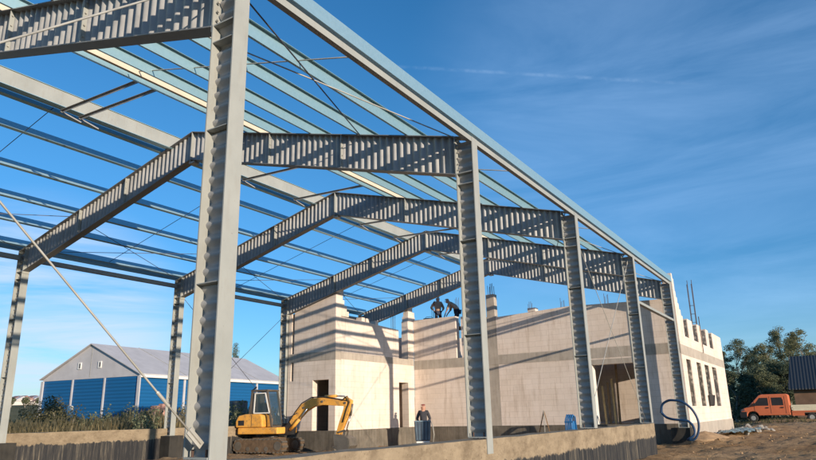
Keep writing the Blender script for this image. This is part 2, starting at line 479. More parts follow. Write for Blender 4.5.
# ------------------------------------------------------------------ steel hall
RX, RZ = -8.14, 7.76          # ridge
XL = -16.04
HR, HL = 5.54, 5.70
DEP = .80                     # vertical depth of rafters
CD = .37                      # column depth
FT = .016; FW = .22
def corr(mb, o, du, dv0, dv1, n, length, amp=.028, period=.172):
    """corrugated sheet: runs along du, spans dv0(t)..dv1(t), waves along n"""
    k = max(2, int(length/period*8)); i0 = len(mb.v)
    for i in range(k+1):
        t_ = length*i/k; off = V(n)*(amp*math.sin(2*PI*t_/period))
        p = V(o)+V(du)*t_
        mb.v.append(tuple(p+V(dv0(t_))+off)); mb.v.append(tuple(p+V(dv1(t_))+off))
    for i in range(k):
        a = i0+2*i; mb.f.append((a, a+2, a+3, a+1))
def rtop(x): return HR+(RZ-HR)*(x/RX) if x > RX else RZ+(HL-RZ)*((x-RX)/(XL-RX))
def column(parent, y, side, z0, tail=0.):
    # side +1 : right row, outer face at x=0 ; -1 : left row, outer face at XL
    X0 = 0. if side > 0 else XL
    s = -side                              # direction inwards
    xo, xi = X0, X0+s*CD
    def xx(d): return X0+s*d
    top_o = rtop(xo)+.0; top_i = rtop(xi)
    m = MB()
    corr(m, (xx(FT), y, z0+.02), (0, 0, 1), lambda t_: (0, 0, 0), lambda t_: (s*(CD-2*FT), 0, 0), (0, 1, 0), top_o-z0-.06)
    c = m.build('column', M['web'], parent, smooth=True, recalc=False)
    def bx(a, b, z_0, z_1, y0=-FW/2, y1=FW/2): 
        q = MB(); xa, xb = sorted((xx(a), xx(b))); q.box(xa, xb, y+y0, y+y1, z_0, z_1); return q
    bx(0, FT, z0-tail, top_o).build('outer_flange', M['paint'], c)
    bx(CD-FT, CD, z0+.02, top_i-DEP+.02).build('inner_flange', M['paint'], c)
    bx(FT+.001, CD-FT-.001, z0, z0+.02, -.12, .12).build('base_plate', M['paint'], c)
    q = MB()
    for a in (.07, CD-.1):
        for yy in (-.08, .08):
            p = V((xx(a), y+yy, z0-.06))
            if side > 0: MB().tube([p, p+V((0, 0, .15))], .014, 6).build('anchor_bolt', M['rebar'], c)
    L1 = (top_i-DEP)
    for zz, th in ((1.78, .010), (3.52, .010), (L1+.005, .018), (L1-.22, .012)):
        bx(FT+.001, CD-FT-.001, zz, zz+th, -FW/2+.01, FW/2-.01).build('stiffener', M['paint'], c)
    # cap under the eave beam
    q = MB(); za, zb = top_o-.02, top_i-.02
    xa, xb = xx(FT+.001), xx(CD-.001)
    q.hexa([(xa, y-FW/2, za), (xb, y-FW/2, zb), (xb, y+FW/2, zb), (xa, y+FW/2, za), (xa, y-FW/2, za+.016), (xb, y-FW/2, zb+.016), (xb, y+FW/2, zb+.016), (xa, y+FW/2, za+.016)])
    q.build('cap_plate', M['paint'], c)
    # end plate where the rafter is bolted
    bx(CD+.001, CD+.021, L1-.06, top_i-.03, -.105, .105).build('end_plate', M['paint'], c)
    q = MB()
    for zz in (.1, .22, .34, .46, .58, .70):
        for yy in (-.06, .06):
            a_ = V((xx(CD-FT), y+yy, L1+zz))
            if side > 0 and y < 13: MB().tube([a_, a_-V((s*.028, 0, 0))], .015, 6).build('flange_bolt', M['rod'], c)
    return c
def rafter(parent, y, side):
    xa = (0.-CD-.022) if side > 0 else XL+CD+.022
    xb = RX+(.012 if side > 0 else -.012)
    a, b = V((xa, y, rtop(xa))), V((xb, y, rtop(xb)))
    hd = (b-a).normalized(); ln = (b-a).length
    m = MB()
    corr(m, a, hd, lambda t_: (0, 0, -FT), lambda t_: (0, 0, -DEP+FT), (0, 1, 0), ln, .032)
    r = m.build('rafter', M['web'], parent, smooth=True, recalc=False)
    for nm, dz in (('top_flange', 0.), ('bottom_flange', -DEP+FT)):
        q = MB(); p0, p1 = a+V((0, 0, dz-FT)), b+V((0, 0, dz-FT)); u = V((0, FW/2, 0)); z_ = V((0, 0, FT))
        q.hexa([p0-u, p1-u, p1+u, p0+u, p0-u+z_, p1-u+z_, p1+u+z_, p0+u+z_])
        q.build(nm, M['flange_shaded'], r)
    for fr in (.36, .64):
        p = a+hd*(ln*fr); q = MB()
        q.hexa([p+V((-.01, -.1, -DEP+.017)), p+V((.01, -.1, -DEP+.017)), p+V((.01, .1, -DEP+.017)), p+V((-.01, .1, -DEP+.017)),
                p+V((-.01, -.1, -.018)), p+V((.01, -.1, -.018)), p+V((.01, .1, -.018)), p+V((-.01, .1, -.018))])
        sp = q.build('splice_plate', M['paint'], r)
        if y < 13:
            for zz in (-.12, -.30, -.50, -.68):
                pb = p+V((-.012, -.07, zz)); MB().tube([pb-V((.022, 0, 0)), pb+V((.046, 0, 0))], .014, 6).build('bolt', M['rod'], r)
    return r
ordn = ['nearest the camera', 'second from the camera', 'third from the camera', 'fourth from the camera', 'farthest, against the block building']
flab = {0: 'grey steel portal frame with the huge front column rising out of the photo',
        1: 'grey steel portal frame, nearest whose ridge shows, left end over the weeds',
        2: 'grey steel portal frame whose right column stands just left of the dark doorway',
        3: 'grey steel portal frame over the block annex, right column just right of the doorway',
        4: 'farthest grey steel portal frame, against the block building, right column on a lone footing'}
for k in range(5):
    y = 6.*k
    f = thing('portal_frame', (RX, y, 0), flab[k], 'steel frame', 'steel portal frames of the unfinished hall')
    column(f, y, 1, {4: -.27, 0: .06}.get(k, .03), {0: .45, 1: .26}.get(k, 0))
    column(f, y, -1, -.1)
    rafter(f, y, 1); rafter(f, y, -1)
    q = MB(); q.box(RX-.011, RX+.011, y-.105, y+.105, RZ-DEP-.05, RZ-.004); q.build('ridge_plate', M['paint'], f)
    q = MB(); q.box(RX-.05, RX+.14, y-.09, y+.09, RZ-DEP-.10, RZ-DEP-.052); q.build('ridge_bracket', M['rod'], f)

def purlin(x, y0, y1, h, mat, label, cat='purlin', side=1, lip=.07, th=.006, group='long roof purlins'):
    sl = (RZ-HR)/(-RX) if x > RX else (RZ-HL)/(RX-XL)
    nrm = V((sl, 0, 1)).normalized() if x > RX else V((-sl, 0, 1)).normalized()
    tg = V((1, 0, -sl)).normalized() if x > RX else V((1, 0, sl)).normalized()
    o = V((x, 0, rtop(x)+.006))
    root = thing('purlin', (x, y0, o.z), label, cat, group)
    def strip(a, b, name):   # a,b : (tangential, normal) rectangle
        q = MB(); pts = []
        for yy in (y0, y1):
            for (u_, v_) in ((a[0], a[1]), (b[0], a[1]), (b[0], b[1]), (a[0], b[1])):
                p = o+tg*u_+nrm*v_; pts.append((p.x, yy, p.z))
        q.hexa([pts[0], pts[1], pts[5], pts[4], pts[3], pts[2], pts[6], pts[7]]); return q.build(name, mat, root)
    strip((-th/2, 0), (th/2, h), 'web')
    strip((-lip if side < 0 else th/2+.0005, 0), (-th/2-.0005 if side < 0 else lip, th), 'lower_flange')
    strip((th/2+.0005, h-th), (lip, h), 'upper_flange') if side < 0 else strip((-lip, h-th), (-th/2-.0005, h), 'upper_flange')
    return root
Y0, Y1 = -6.3, 24.3
rl = ['second', 'third', 'fourth', 'fifth']
for i, x in enumerate((-1.45, -2.68, -4.03, -5.28)):
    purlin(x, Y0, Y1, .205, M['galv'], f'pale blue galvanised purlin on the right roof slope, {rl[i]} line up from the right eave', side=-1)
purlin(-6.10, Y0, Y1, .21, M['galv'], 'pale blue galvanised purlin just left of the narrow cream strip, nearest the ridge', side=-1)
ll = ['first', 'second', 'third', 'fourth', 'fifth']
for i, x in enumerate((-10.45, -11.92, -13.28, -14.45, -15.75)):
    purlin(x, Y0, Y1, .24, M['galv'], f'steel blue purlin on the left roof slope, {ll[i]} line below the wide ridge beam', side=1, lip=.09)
# eave strut below the left eave
q = MB(); q.box(XL+.005, XL+.125, Y0, Y1, 5.22, 5.34)
q = None
# curbs of the open ridge strip
def curb(x, w, h, mat, label, name='ridge_beam', z=None, lip=True):
    z0 = rtop(x)+.01 if z is None else z
    r = thing(name, (x, Y0, z0), label, 'roof beam')
    MB().box(x-w/2, x+w/2, Y0, Y1, z0, z0+h).build('web', mat, r)
    if lip:
        MB().box(x-w/2-.04, x+w/2+.09, Y0, Y1, z0-.012, z0-.001).build('lower_flange', M['galv'], r)
        MB().box(x-w/2-.04, x+w/2+.03, Y0, Y1, z0+h+.001, z0+h+.01).build('upper_flange', M['galv'], r)
    return r
curb(-9.12, .09, .40, M['paint'], 'broad pale sunlit beam running the length of the roof just left of the ridge')
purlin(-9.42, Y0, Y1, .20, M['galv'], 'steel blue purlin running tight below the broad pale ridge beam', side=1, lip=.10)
curb(-5.72, .07, .17, M['curb'], 'narrow cream sunlit strip between two pale blue purlins right of the ridge', 'roof_batten', lip=False)
# eave : painted beam between the columns + galvanised eave purlin
for (xa, xb, z0, z1, side, lab) in ((-.095, -.005, HR-.105, HR-.002, 1, 'pale sunlit eave beam along the tops of the right columns'),
                                    (XL+.005, XL+.145, HL-.30, HL-.16, -1, 'dark eave beam along the tops of the left columns')):
    r = thing('eave_beam', (xa, 0, z0), lab, 'eave beam', 'eave beams')
    for k in range(-1, 4):
        ya, yb = 6.*k+FW/2+.002, 6.*(k+1)-FW/2-.002
        if side > 0:
            MB().box(xb-.012, xb, ya, yb, z0, z1).build('face', M['paint'], r)
            MB().box(xa, xb-.0125, ya, yb, z0, z0+.012).build('soffit', M['web'], r)
            MB().box(xa, xb-.0125, ya, yb, z1-.012, z1).build('top_face', M['web'], r)
        else:
            MB().box(xa, xb, ya, yb, z0, z1).build('face', M['paint'], r)
def zline(x, z0, h, label, lip=.08):
    r = thing('eave_purlin', (x, Y0, z0), label, 'eave purlin', 'eave purlins')
    MB().box(x-.003, x+.003, Y0, Y1, z0, z0+h).build('web', M['galv'], r)
    MB().box(x-lip, x-.0035, Y0, Y1, z0, z0+.006).build('lower_flange', M['galv'], r)
    MB().box(x-lip, x-.0035, Y0, Y1, z0+h-.006, z0+h).build('upper_flange', M['galv'], r)
zline(.02, HR+.05, .22, 'pale blue galvanised edge purlin standing on the right eave beam')
zline(XL-.02, HL+.03, .20, 'steel blue edge purlin along the left eave')
r = thing('wall_girt', (-.02, 18, 3.96), 'sunlit rail joining the last two right columns, high under the eave', 'wall rail')
MB().box(-.10, -.02, 18+FW/2, 24-FW/2, 3.90, 3.99).build('rail', M['paint'], r)
MB().box(-.16, -.10, 18+FW/2, 24-FW/2, 3.90, 3.91).build('lower_flange', M['paint'], r)

# rods
def rod(name, a, b, rad, mat, label, cat, group=None, sag=0., ends=True):
    a, b = V(a), V(b); n = 9
    pts = [a.lerp(b, i/(n-1))-V((0, 0, sag*math.sin(PI*i/(n-1)))) for i in range(n)]
    root = thing(name, tuple(a), label, cat, group)
    MB().tube(pts, rad, 8).build('rod', mat, root, smooth=True)
    if ends:
        d = (b-a).normalized()
        p = a+d*min(.62, (b-a).length*.12)
        MB().tube([p-d*.10, p-d*.09, p+d*.09, p+d*.10], [rad, rad*1.7, rad*1.7, rad], 8).build('turnbuckle', mat, root)
        MB().bar(a-d*.02, a+d*.2, .012, .075, (0, 0, 1)).build('gusset', mat, root)
    return root
rod('brace_rod', (-.12, -.12, .20), (-.12, -6, 5.45), .0095, M['rod'], 'thick pale brace rod rising left from the foot of the huge front column', 'brace rod')
rod('brace_rod', (-.12, -.12, 5.42), (-.12, -6, .15), .011, M['rod'], 'thin pale brace rod crossing the upper left rafter from the front column top', 'brace rod', ends=False)
rod('brace_rod', (-.2, 18, 5.35), (-.2, 12, .1), .010, M['rod'], 'pale wall brace rod falling left across the dark doorway', 'brace rod')
rod('brace_rod', (-.2, 12, 5.35), (-.2, 18, .1), .008, M['rod'], 'pale wall brace rod falling right to the end of the beam beside the doorway', 'brace rod')
rod('brace_rod', (XL+.3, 18, 5.1), (XL+.3, 12, .2), .010, M['cable'], 'thin brace rod on the left side wall rising toward the annex', 'brace rod', ends=False)
rod('brace_rod', (XL+.3, 12, 5.1), (XL+.3, 18, .2), .010, M['cable'], 'thin brace rod on the left side wall falling toward the annex foot', 'brace rod', ends=False)
bays = ['the nearest bay', 'the second bay', 'the third bay', 'the fourth bay']
for k in range(4):
    y = 6*k
    def rp(x, yy, dz=-.05): return (x, yy, rtop(x)+dz)
    gL = 'crossed rods under the roof'
    if k in (0, 2, 3):
        rod('roof_brace', rp(-.3, y), rp(-2.66, y+6), .012, M['cable'], f'crossed roof rod of {bays[k]}, right slope, running inward as it recedes', 'brace rod', gL, ends=False)
        rod('roof_brace', rp(-2.66, y), rp(-.3, y+6), .012, M['rod'], f'crossed roof rod of {bays[k]}, right slope, running outward as it recedes', 'brace rod', gL, ends=False)
    rod('roof_brace', rp(-13.3, y), rp(-15.9, y+6), .010, M['cable'], f'crossed roof rod of {bays[k]}, left slope, running outward as it recedes', 'brace rod', gL, ends=False)
    rod('roof_brace', rp(-15.9, y), rp(-13.3, y+6), .010, M['cable'], f'crossed roof rod of {bays[k]}, left slope, running inward as it recedes', 'brace rod', gL, ends=False)
    ys_ = y+2.55
    rod('sag_rod', rp(-.1, ys_, .1), rp(-6.0, ys_, .1), .012, M['rod'], f'thin level tie rod through the right purlins of {bays[k]}', 'tie rod', 'tie rods through the purlins', ends=False)
    rod('sag_rod', rp(-9.3, ys_+.3, .08), rp(-15.8, ys_+.3, .08), .009, M['cable'], f'thin level tie rod through the left purlins of {bays[k]}', 'tie rod', 'tie rods through the purlins', ends=False)
    for j, yy in enumerate(((2.9, 3.35), (8.6, 10.9), (14.6, 16.9), (20.6, 22.9))[k]):
        a, b = V((-9.06, yy, 7.42)), V((-6.1, yy, 7.32))
        rt = thing('ridge_tie', tuple(a), f'angle bar across the open ridge of {bays[k]}, the {"nearer" if j == 0 else "farther"} of the pair', 'tie bar', 'angle bars across the open ridge')
        MB().bar(a, b, .05, .006).build('angle_leg', M['web'], rt)
        MB().bar(a+V((0, .027, -.028)), b+V((0, .027, -.028)), .006, .05).build('angle_flange', M['web'], rt)
        MB().bar(a+V((0, 0, -.02)), a+V((.02, .5, -.12)), .03, .03).build('strut', M['web'], rt)

# ------------------------------------------------------------------ foundation beams
def beam(label, x0, x1, y0, y1, zt, zb, mat, name='foundation_beam'):
    m = MB(); n = int((y1-y0)/.25)
    # slightly uneven cast top edge
    def zt_(yy, s): return zt+.018*noise.noise(V((yy*1.3, s, 0)))
    for i in range(n):
        a, b = y0+(y1-y0)*i/n, y0+(y1-y0)*(i+1)/n
        m.quad((x1, a, zb), (x1, b, zb), (x1, b, zt_(b, 1)), (x1, a, zt_(a, 1)))
        m.quad((x0, b, zb), (x0, a, zb), (x0, a, zt_(a, 0)), (x0, b, zt_(b, 0)))
        m.quad((x0, a, zt_(a, 0)), (x1, a, zt_(a, 1)), (x1, b, zt_(b, 1)), (x0, b, zt_(b, 0)))
    for yy in (y0, y1): m.quad((x0, yy, zb), (x1, yy, zb), (x1, yy, zt_(yy, 1)), (x0, yy, zt_(yy, 0)))
    return solo(m.build(name, mat), label, 'foundation')
beam('long sandy concrete foundation beam under the right columns, its foot brushed black', -.42, -.018, -7, 18.25, .012, -1.3, M['beamR'])
beam('long sandy concrete foundation beam by the weeds on the left, its lower half brushed black', XL-.30, XL+.10, -7, 18.2, .16, -1.3, M['beamL'])
for k in range(1, 4):
    m = MB(); m.box(XL-.02, XL+.62, 6*k-.30, 6*k+.30, -1.3, -.1)
    solo(m.build('column_footing', M['footing'], bevel=.015), ['', 'black brushed footing block under the leftmost column', 'black brushed footing block behind the huge front column, under the second left column', 'footing block at the left foot of the annex, under its corner column'][k], 'footing', 'footing blocks of the left columns')
m = MB(); m.box(-.62, .08, 23.68, 24.3, -1.3, -.27)
solo(m.build('column_footing', M['footing'], bevel=.015), 'lone dark concrete footing wrapped by the blue hose, under the last right column', 'footing')

# ------------------------------------------------------------------ block building
bld = thing('block_building', (-6, 25, -.9), 'unfinished pale aerated block building with annex, grey ring beams and empty window openings', 'building')
def wall(us, zs, solid, base, thick, axis, mat, name='wall', top=None, parent=bld):
    """solid(i,j) cells; axis 'y' = face at y=base looking to -y, spans x ; axis 'x' = face at x=base looking to +x, spans y"""
    m = MB(); idx = {}
    def P(u, j, side):
        z = zs[j]
        if j == len(zs)-1 and top: z = top(u)
        d = base+thick*side
        return (u, d, z) if axis == 'y' else (d, u, z)
    nu, nzz = len(us)-1, len(zs)-1
    S = lambda i, j: 0 <= i < nu and 0 <= j < nzz and solid(i, j)
    for i in range(nu):
        for j in range(nzz):
            if not S(i, j): continue
            a, b = us[i], us[i+1]
            for sd_ in (0, 1): m.quad(P(a, j, sd_), P(b, j, sd_), P(b, j+1, sd_), P(a, j+1, sd_))
            if not S(i-1, j): m.quad(P(a, j, 0), P(a, j, 1), P(a, j+1, 1), P(a, j+1, 0))
            if not S(i+1, j): m.quad(P(b, j, 0), P(b, j, 1), P(b, j+1, 1), P(b, j+1, 0))
            if not S(i, j-1): m.quad(P(a, j, 0), P(a, j, 1), P(b, j, 1), P(b, j, 0))
            if not S(i, j+1): m.quad(P(a, j+1, 0), P(a, j+1, 1), P(b, j+1, 1), P(b, j+1, 0))
    me = m
    i_ = m.build(name, mat, parent)
    bm = bmesh.new(); bm.from_mesh(i_.data); bmesh.ops.remove_doubles(bm, verts=bm.verts, dist=.0005)
    bmesh.ops.recalc_face_normals(bm, faces=bm.faces); bm.to_mesh(i_.data); bm.free()
    return i_
def interp(pts):
    def f(u):
        for (a, za), (b, zb) in zip(pts, pts[1:]):
            if a <= u <= b: return za+(zb-za)*(u-a)/(b-a) if b > a else zb
        return pts[-1][1] if u > pts[-1][0] else pts[0][1]
    return f
T = .38
YF = 24.45; XA = -12.9; YA = 18.02
# main front wall, lower storey
us = [-12.9, -8.72, -8.2, -3.82, -1.88, -.001]
wall(us, [-.12, 2.38, 2.66], lambda i, j: not (i == 3 and j == 0) and i != 1, YF, T, 'y', M['block'], 'lower_front_wall')
wall([-12.9, -.001], [-1.2, -.121], lambda i, j: True, YF-.03, T, 'y', M['plinth'], 'plinth')
wall([-12.9, -.001], [2.661, 3.10], lambda i, j: True, YF-.008, T, 'y', M['conc'], 'ring_beam')
m = MB(); m.box(-4.05, -1.65, YF-.012, YF+T-.01, 2.40, 2.655)
# upper storey front
tf = interp([(-12.9, 5.18), (-10.41, 5.17), (-10.40, 5.17), (-8.72, 4.86), (-8.2, 4.9), (-4.6, 5.06), (-1.0, 4.95), (0, 4.95)])
us = [-12.9, -12.0, -11.5, -11.0, -10.42, -10.12, -9.4, -8.72, -8.2, -7.4, -6.55, -6.17, -5, -4.6, -3, -2, -1.0, -.40, -.001]
wall(us, [3.101, 4.5], lambda i, j: i not in (4, 7), YF, T, 'y', M['block'], 'upper_front_wall', top=tf)
m = MB(); m.box(-6.55, -6.17, YF, YF+T, 5.0, 5.17); m.build('loose_block', M['block'], bld)
# stepped corner pier up to the eave
m = MB(); m.box(-.40, -.001, YF, YF+T, 4.951, 5.62); m.build('corner_pier', M['block'], bld)
# concrete pillar in front wall + starter bars
pil = MB().box(-8.72, -8.2, YF+.004, YF+T, -.12, 2.66).box(-8.72, -8.2, YF+.004, YF+T, 3.101, 4.95).box(-8.68, -8.26, YF+.02, YF+T-.02, 4.951, 6.05).build('concrete_pillar', M['conc'], bld)
q = MB()
for dx in (.08, .2, .34):
    for dy in (.1, .28): q.tube([(-8.66+dx, YF+dy, 5.9), (-8.66+dx+random.uniform(-.03, .03), YF+dy, 6.05+random.uniform(.4, .75))], .012, 5)
q.build('starter_bars', M['rebar'], pil)
# right wall (facing the sun)
TW = .42
wy = [YF+.001, 25.35, 26.4, 27.8, 29.0, 29.95, 31.25, 32.25, 33.7, 37.0]
wall(wy, [-.12, .55, 2.47, 2.62], lambda i, j: not (i in (1, 3, 5, 7) and j == 1), 0, -TW, 'x', M['block'], 'lower_side_wall')
wall([YF+T+.001, 37.0], [-1.2, -.121], lambda i, j: True, .03, -TW, 'x', M['conc'], 'side_plinth')
wall([YF+.001, 37.0], [2.621, 3.03], lambda i, j: True, .008, -TW, 'x', M['conc'], 'side_ring_beam')
wyu = [YF+.001, 25.85, 26.85, 28.05, 29.3, 30.4, 31.75, 32.6, 33.8, 37.0]
wall(wyu, [3.031, 3.45, 4.32], lambda i, j: not (i in (1, 3, 5, 7) and j == 1), 0, -TW, 'x', M['block'], 'upper_side_wall')
def mk_reveal():
    m, t, b = nt('mortar_toothed_reveal')
    vo = N(t, 'ShaderNodeTexVoronoi'); vo.inputs['Scale'].default_value = 5.5; L(t, wpos(t), vo.inputs['Vector'])
    c = ramp(t, vo.outputs['Distance'], [(.25, (.46, .40, .33)), (.45, (.19, .165, .14))])
    L(t, c, b.inputs['Base Color']); b.inputs['Roughness'].default_value = .95
    bump(t, b, vo.outputs['Distance'], .8, .04); return m
M['reveal'] = mk_reveal()
for (yy, za, zb) in [(y_, .56, 2.46) for y_ in (26.4, 29.0, 31.25, 33.7)]+[(y_, 3.46, 4.26) for y_ in (26.85, 29.3, 31.75, 33.8)]:
    MB().box(-TW+.03, -.03, yy-.035, yy-.001, za, zb).build('window_reveal', M['reveal'], bld)
# toothed steps climbing to the eave
q = MB(); steps = [(25.55, 4.56), (25.3, 4.80), (25.1, 5.04), (24.93, 5.28), (24.78, 5.52), (24.66, 5.80)]
zb = 4.321
for ye, zt in steps:
    q.box(-TW, -.0, YF+T+.002 if zb > 4.96 else YF+.001, ye, zb, zt-.001); zb = zt
q.build('stepped_corner', M['block'], bld)
MB().box(-.40, 0., YF-.02, YF+.20, 5.621, 6.0).build('corner_block', M['block'], bld)
# rebar sticking up behind the right wall
q = MB()
for k, (dx, dy) in enumerate(((0, 0), (0, .22), (-.22, 0), (-.22, .22))):
    q.tube([(-.55+dx, 32.9+dy, 3.0), (-.55+dx+.02, 32.9+dy+.02, 6.9+.25*(k % 2))], .016, 5)
for zz in range(4):
    z_ = 4.4+zz*.45
    q.tube([(-.55, 32.9, z_), (-.55, 33.12, z_), (-.77, 33.12, z_), (-.77, 32.9, z_), (-.55, 32.9, z_)], .007, 4)
q.build('pillar_rebar_cage', M['rebar'], bld)
MB().tube([(.05, 29.9, 3.0), (.05, 29.9, 4.75)], .02, 6).build('corner_rod', M['rebar'], bld)
# inside: back partition, floor, ceiling slab pieces, far walls
wall([-12.9, -8.2, -TW-.002], [-1.0, 4.3], lambda i, j: True, 36.6, .38, 'y', M['block'], 'rear_wall')
wall([-6.5, -TW-.003], [-.1, 2.9], lambda i, j: True, 29.2, .25, 'y', M['block'], 'partition')
MB().box(-12.9, -TW-.002, YF+T+.002, 36.59, -.35, -.13).build('floor_slab', M['conc'], bld)
MB().box(-12.5, -TW-.003, YF+T+.003, 29.0, 2.83, 3.02).build('upper_floor', M['conc'], bld)
wall([24.9, 36.6], [-1.0, 4.6], lambda i, j: True, -12.52, -.38, 'x', M['block'], 'left_wall')
# annex
ta = interp([(-15.62, rtop(-15.62)-DEP-.03), (XA, rtop(XA)-DEP-.03)])
wall([-15.62, -15.45, -15.28, -14.16, -13.26, XA], [-.12, 2.0, 2.82], lambda i, j: not (i == 3 and j == 0) and not (i == 1 and j == 1), YA, T, 'y', M['block'], 'annex_front_wall')
wall([-15.62, XA], [-1.2, -.121], lambda i, j: True, YA-.03, T, 'y', M['plinth'], 'annex_plinth')
wall([-15.62, XA+.006], [2.821, 3.20], lambda i, j: True, YA-.008, T, 'y', M['conc'], 'annex_ring_beam')
wall([-15.62, -15.45, -15.28, XA], [3.201, 5.4], lambda i, j: i != 1, YA, T, 'y', M['block'], 'annex_upper_front_wall', top=ta)
MB().box(-15.45, -15.28, YA+.12, YA+T, 2.0, 5.05).build('chase_pillar', M['conc'], bld)
# annex side wall
wall([YA+T+.001, 23.0, 23.85, YF-.031], [-.12, 2.0, 2.86], lambda i, j: not (i == 1 and j == 0), XA, -T, 'x', M['block'], 'annex_side_wall')
wall([YA+T-.02, YF-.032], [-1.2, -.121], lambda i, j: True, XA+.03, -T, 'x', M['plinth'], 'annex_side_plinth')
wall([YA+T+.002, YF-.032], [2.861, 3.16], lambda i, j: True, XA+.008, -T, 'x', M['conc'], 'annex_side_ring_beam')
ts = interp([(YA, 4.72), (19, 4.70), (23.02, 4.55), (23.9, 4.55), (24.5, 4.6)])
wall([YA+T+.001, 19.5, 20.5, 21.5, 22.3, 23.04, 23.9, YF-.01], [3.161, 4.5], lambda i, j: i != 5, XA, -T, 'x', M['block'], 'annex_upper_side_wall', top=ts)
q = MB()
for (ya, yb, za, zb) in ((YA+T+.001, 18.95, 4.74, 4.98), (YA+T+.001, 18.8, 4.98, 5.22), (YA+T+.001, 18.62, 5.22, 5.46), (YA+.0, 18.55, 5.72, 5.93)):
    q.box(XA-T, XA, ya, yb, za+.001, zb)
q.build('stepped_block', M['block'], bld)
MB().box(XA-T, XA, YA+T+.001, 18.5, 5.461, 5.72).build('stepped_block', M['block'], bld)
q = MB(); q.box(XA-T, XA-.003, 23.92, YF-.011, 4.50, 5.1).box(XA-T, XA-.02, 23.98, YF+.2, 5.101, 5.35).box(XA-.35, XA-.05, 24.05, YF+.2, 5.351, 5.6).box(XA-.30, XA-.1, 24.1, YF+.1, 5.601, 5.85)
q.build('corner_pillar', M['block'], bld)
for (a_, b_) in ((20.0, .25), (20.35, .4), (21.1, .3)): MB().box(XA-.36, XA-.05, a_, a_+.24, ts(a_)-.001, ts(a_)+.2).build('loose_block', M['block'], bld)
MB().box(-15.6, XA-T-.002, YA+T+.002, 24.4, -.35, -.13).build('annex_floor_slab', M['conc'], bld)
MB().box(-15.6, XA-T-.003, YA+T+.003, 24.4, 2.9, 3.1).build('annex_upper_floor', M['conc'], bld)
wall([YA+T+.001, 24.4], [-1.1, 4.6], lambda i, j: True, -15.62, .3, 'x', M['block'], 'annex_left_wall')
wall([-15.6, XA-.382], [-1.1, 4.35], lambda i, j: True, YF+.01, T, 'y', M['block'], 'annex_rear_wall')
wall([-15.31, XA-T-.003], [-.12, 2.89], lambda i, j: True, 22.0, .2, 'y', M['block'], 'annex_partition')
# lintels
MB().box(-4.05, -1.62, YF-.006, YF+.02, 2.381, 2.60).build('lintel', M['conc'], bld)

# scaffold behind the walls with the bricklayers
scf = thing('scaffold', (-11.2, 25.9, 3.02), 'steel trestle scaffold with plank deck behind the upper front wall', 'scaffold')
for x in (-12.3, -11.2, -10.1):
    for yy in (25.15, 26.25):
        MB().tube([(x, yy, 3.02), (x, yy, 4.68 if yy < 26 else 5.7)], .024, 6).build('leg', M['darkmetal'], scf)
for k in range(4): MB().box(-12.6, -9.7, 25.1+.3*k, 25.38+.3*k, 4.69, 4.735).build('plank', M['wooddk'], scf)
MB().bar((-12.3, 25.7, 4.66), (-10.1, 25.7, 4.66), .05, .05).build('rail', M['darkmetal'], scf)
tub = thing('mortar_tub', (-12.45, 25.35, 4.74), 'black mortar tub on the deck beside the standing bricklayer', 'tub')
MB().tube([(-12.45, 25.3, 4.74), (-12.45, 25.3, 4.76), (-12.45, 25.3, 5.32)], [.2, .22, .30], 14).build('bucket', M['black'], tub, smooth=False)
MB().tube([(-12.75, 25.3, 5.3), (-12.6, 25.3, 5.42), (-12.3, 25.3, 5.42), (-12.15, 25.3, 5.3)], .012, 5).build('handle', M['black'], tub)
# starter bars behind annex
for j, (x, y, z0, z1) in enumerate(((-13.6, 24.9, 3.1, 5.6), (-13.05, 22.6, 3.1, 5.3), (-10.6, 27, 3.0, 6.3), (-12.9, 26.4, 3.0, 6.4), (-7.2, 26.2, 3.0, 5.75), (-5.6, 26.4, 3.0, 5.8), (-3.4, 26.2, 3.0, 5.7), (-11.9, 27.3, 3., 6.6))):
    q = MB()
    for dx, dy in ((0, 0), (.14, 0), (0, .14), (.14, .14)): q.tube([(x+dx, y+dy, z0), (x+dx+.01, y+dy, z1+random.uniform(-.15, .15))], .010, 5)
    q.build('pillar_rebar', M['rebar'], bld)

# ------------------------------------------------------------------ people
def skin_body(name, joints, edges, mat, parent, sub=2):
    me = bpy.data.meshes.new(name); off = parent_world(parent)
    names = list(joints); me.from_pydata([V(joints[n][0])-off for n in names], [(names.index(a), names.index(b)) for a, b in edges], [])
    me.materials.append(mat)
    o = bpy.data.objects.new(name, me); col.objects.link(o); o.parent = parent
    o.modifiers.new('skin', 'SKIN'); 
    if not me.skin_vertices: me.skin_vertices.new()
    sv = me.skin_vertices[0].data
    for i, n in enumerate(names):
        r = joints[n][1]; sv[i].radius = (r, r) if isinstance(r, (int, float)) else r
    sv[0].use_root = True
    s = o.modifiers.new('sub', 'SUBSURF'); s.levels = s.render_levels = sub
    for p in me.polygons: p.use_smooth = True
    # bake so that the figure is a plain mesh
    dg = bpy.context.evaluated_depsgraph_get(); dg.update()
    bm = bmesh.new(); bm.from_object(o, dg)
    o.modifiers.clear(); bm.to_mesh(me); bm.free()
    for p in me.polygons: p.use_smooth = True
    return o
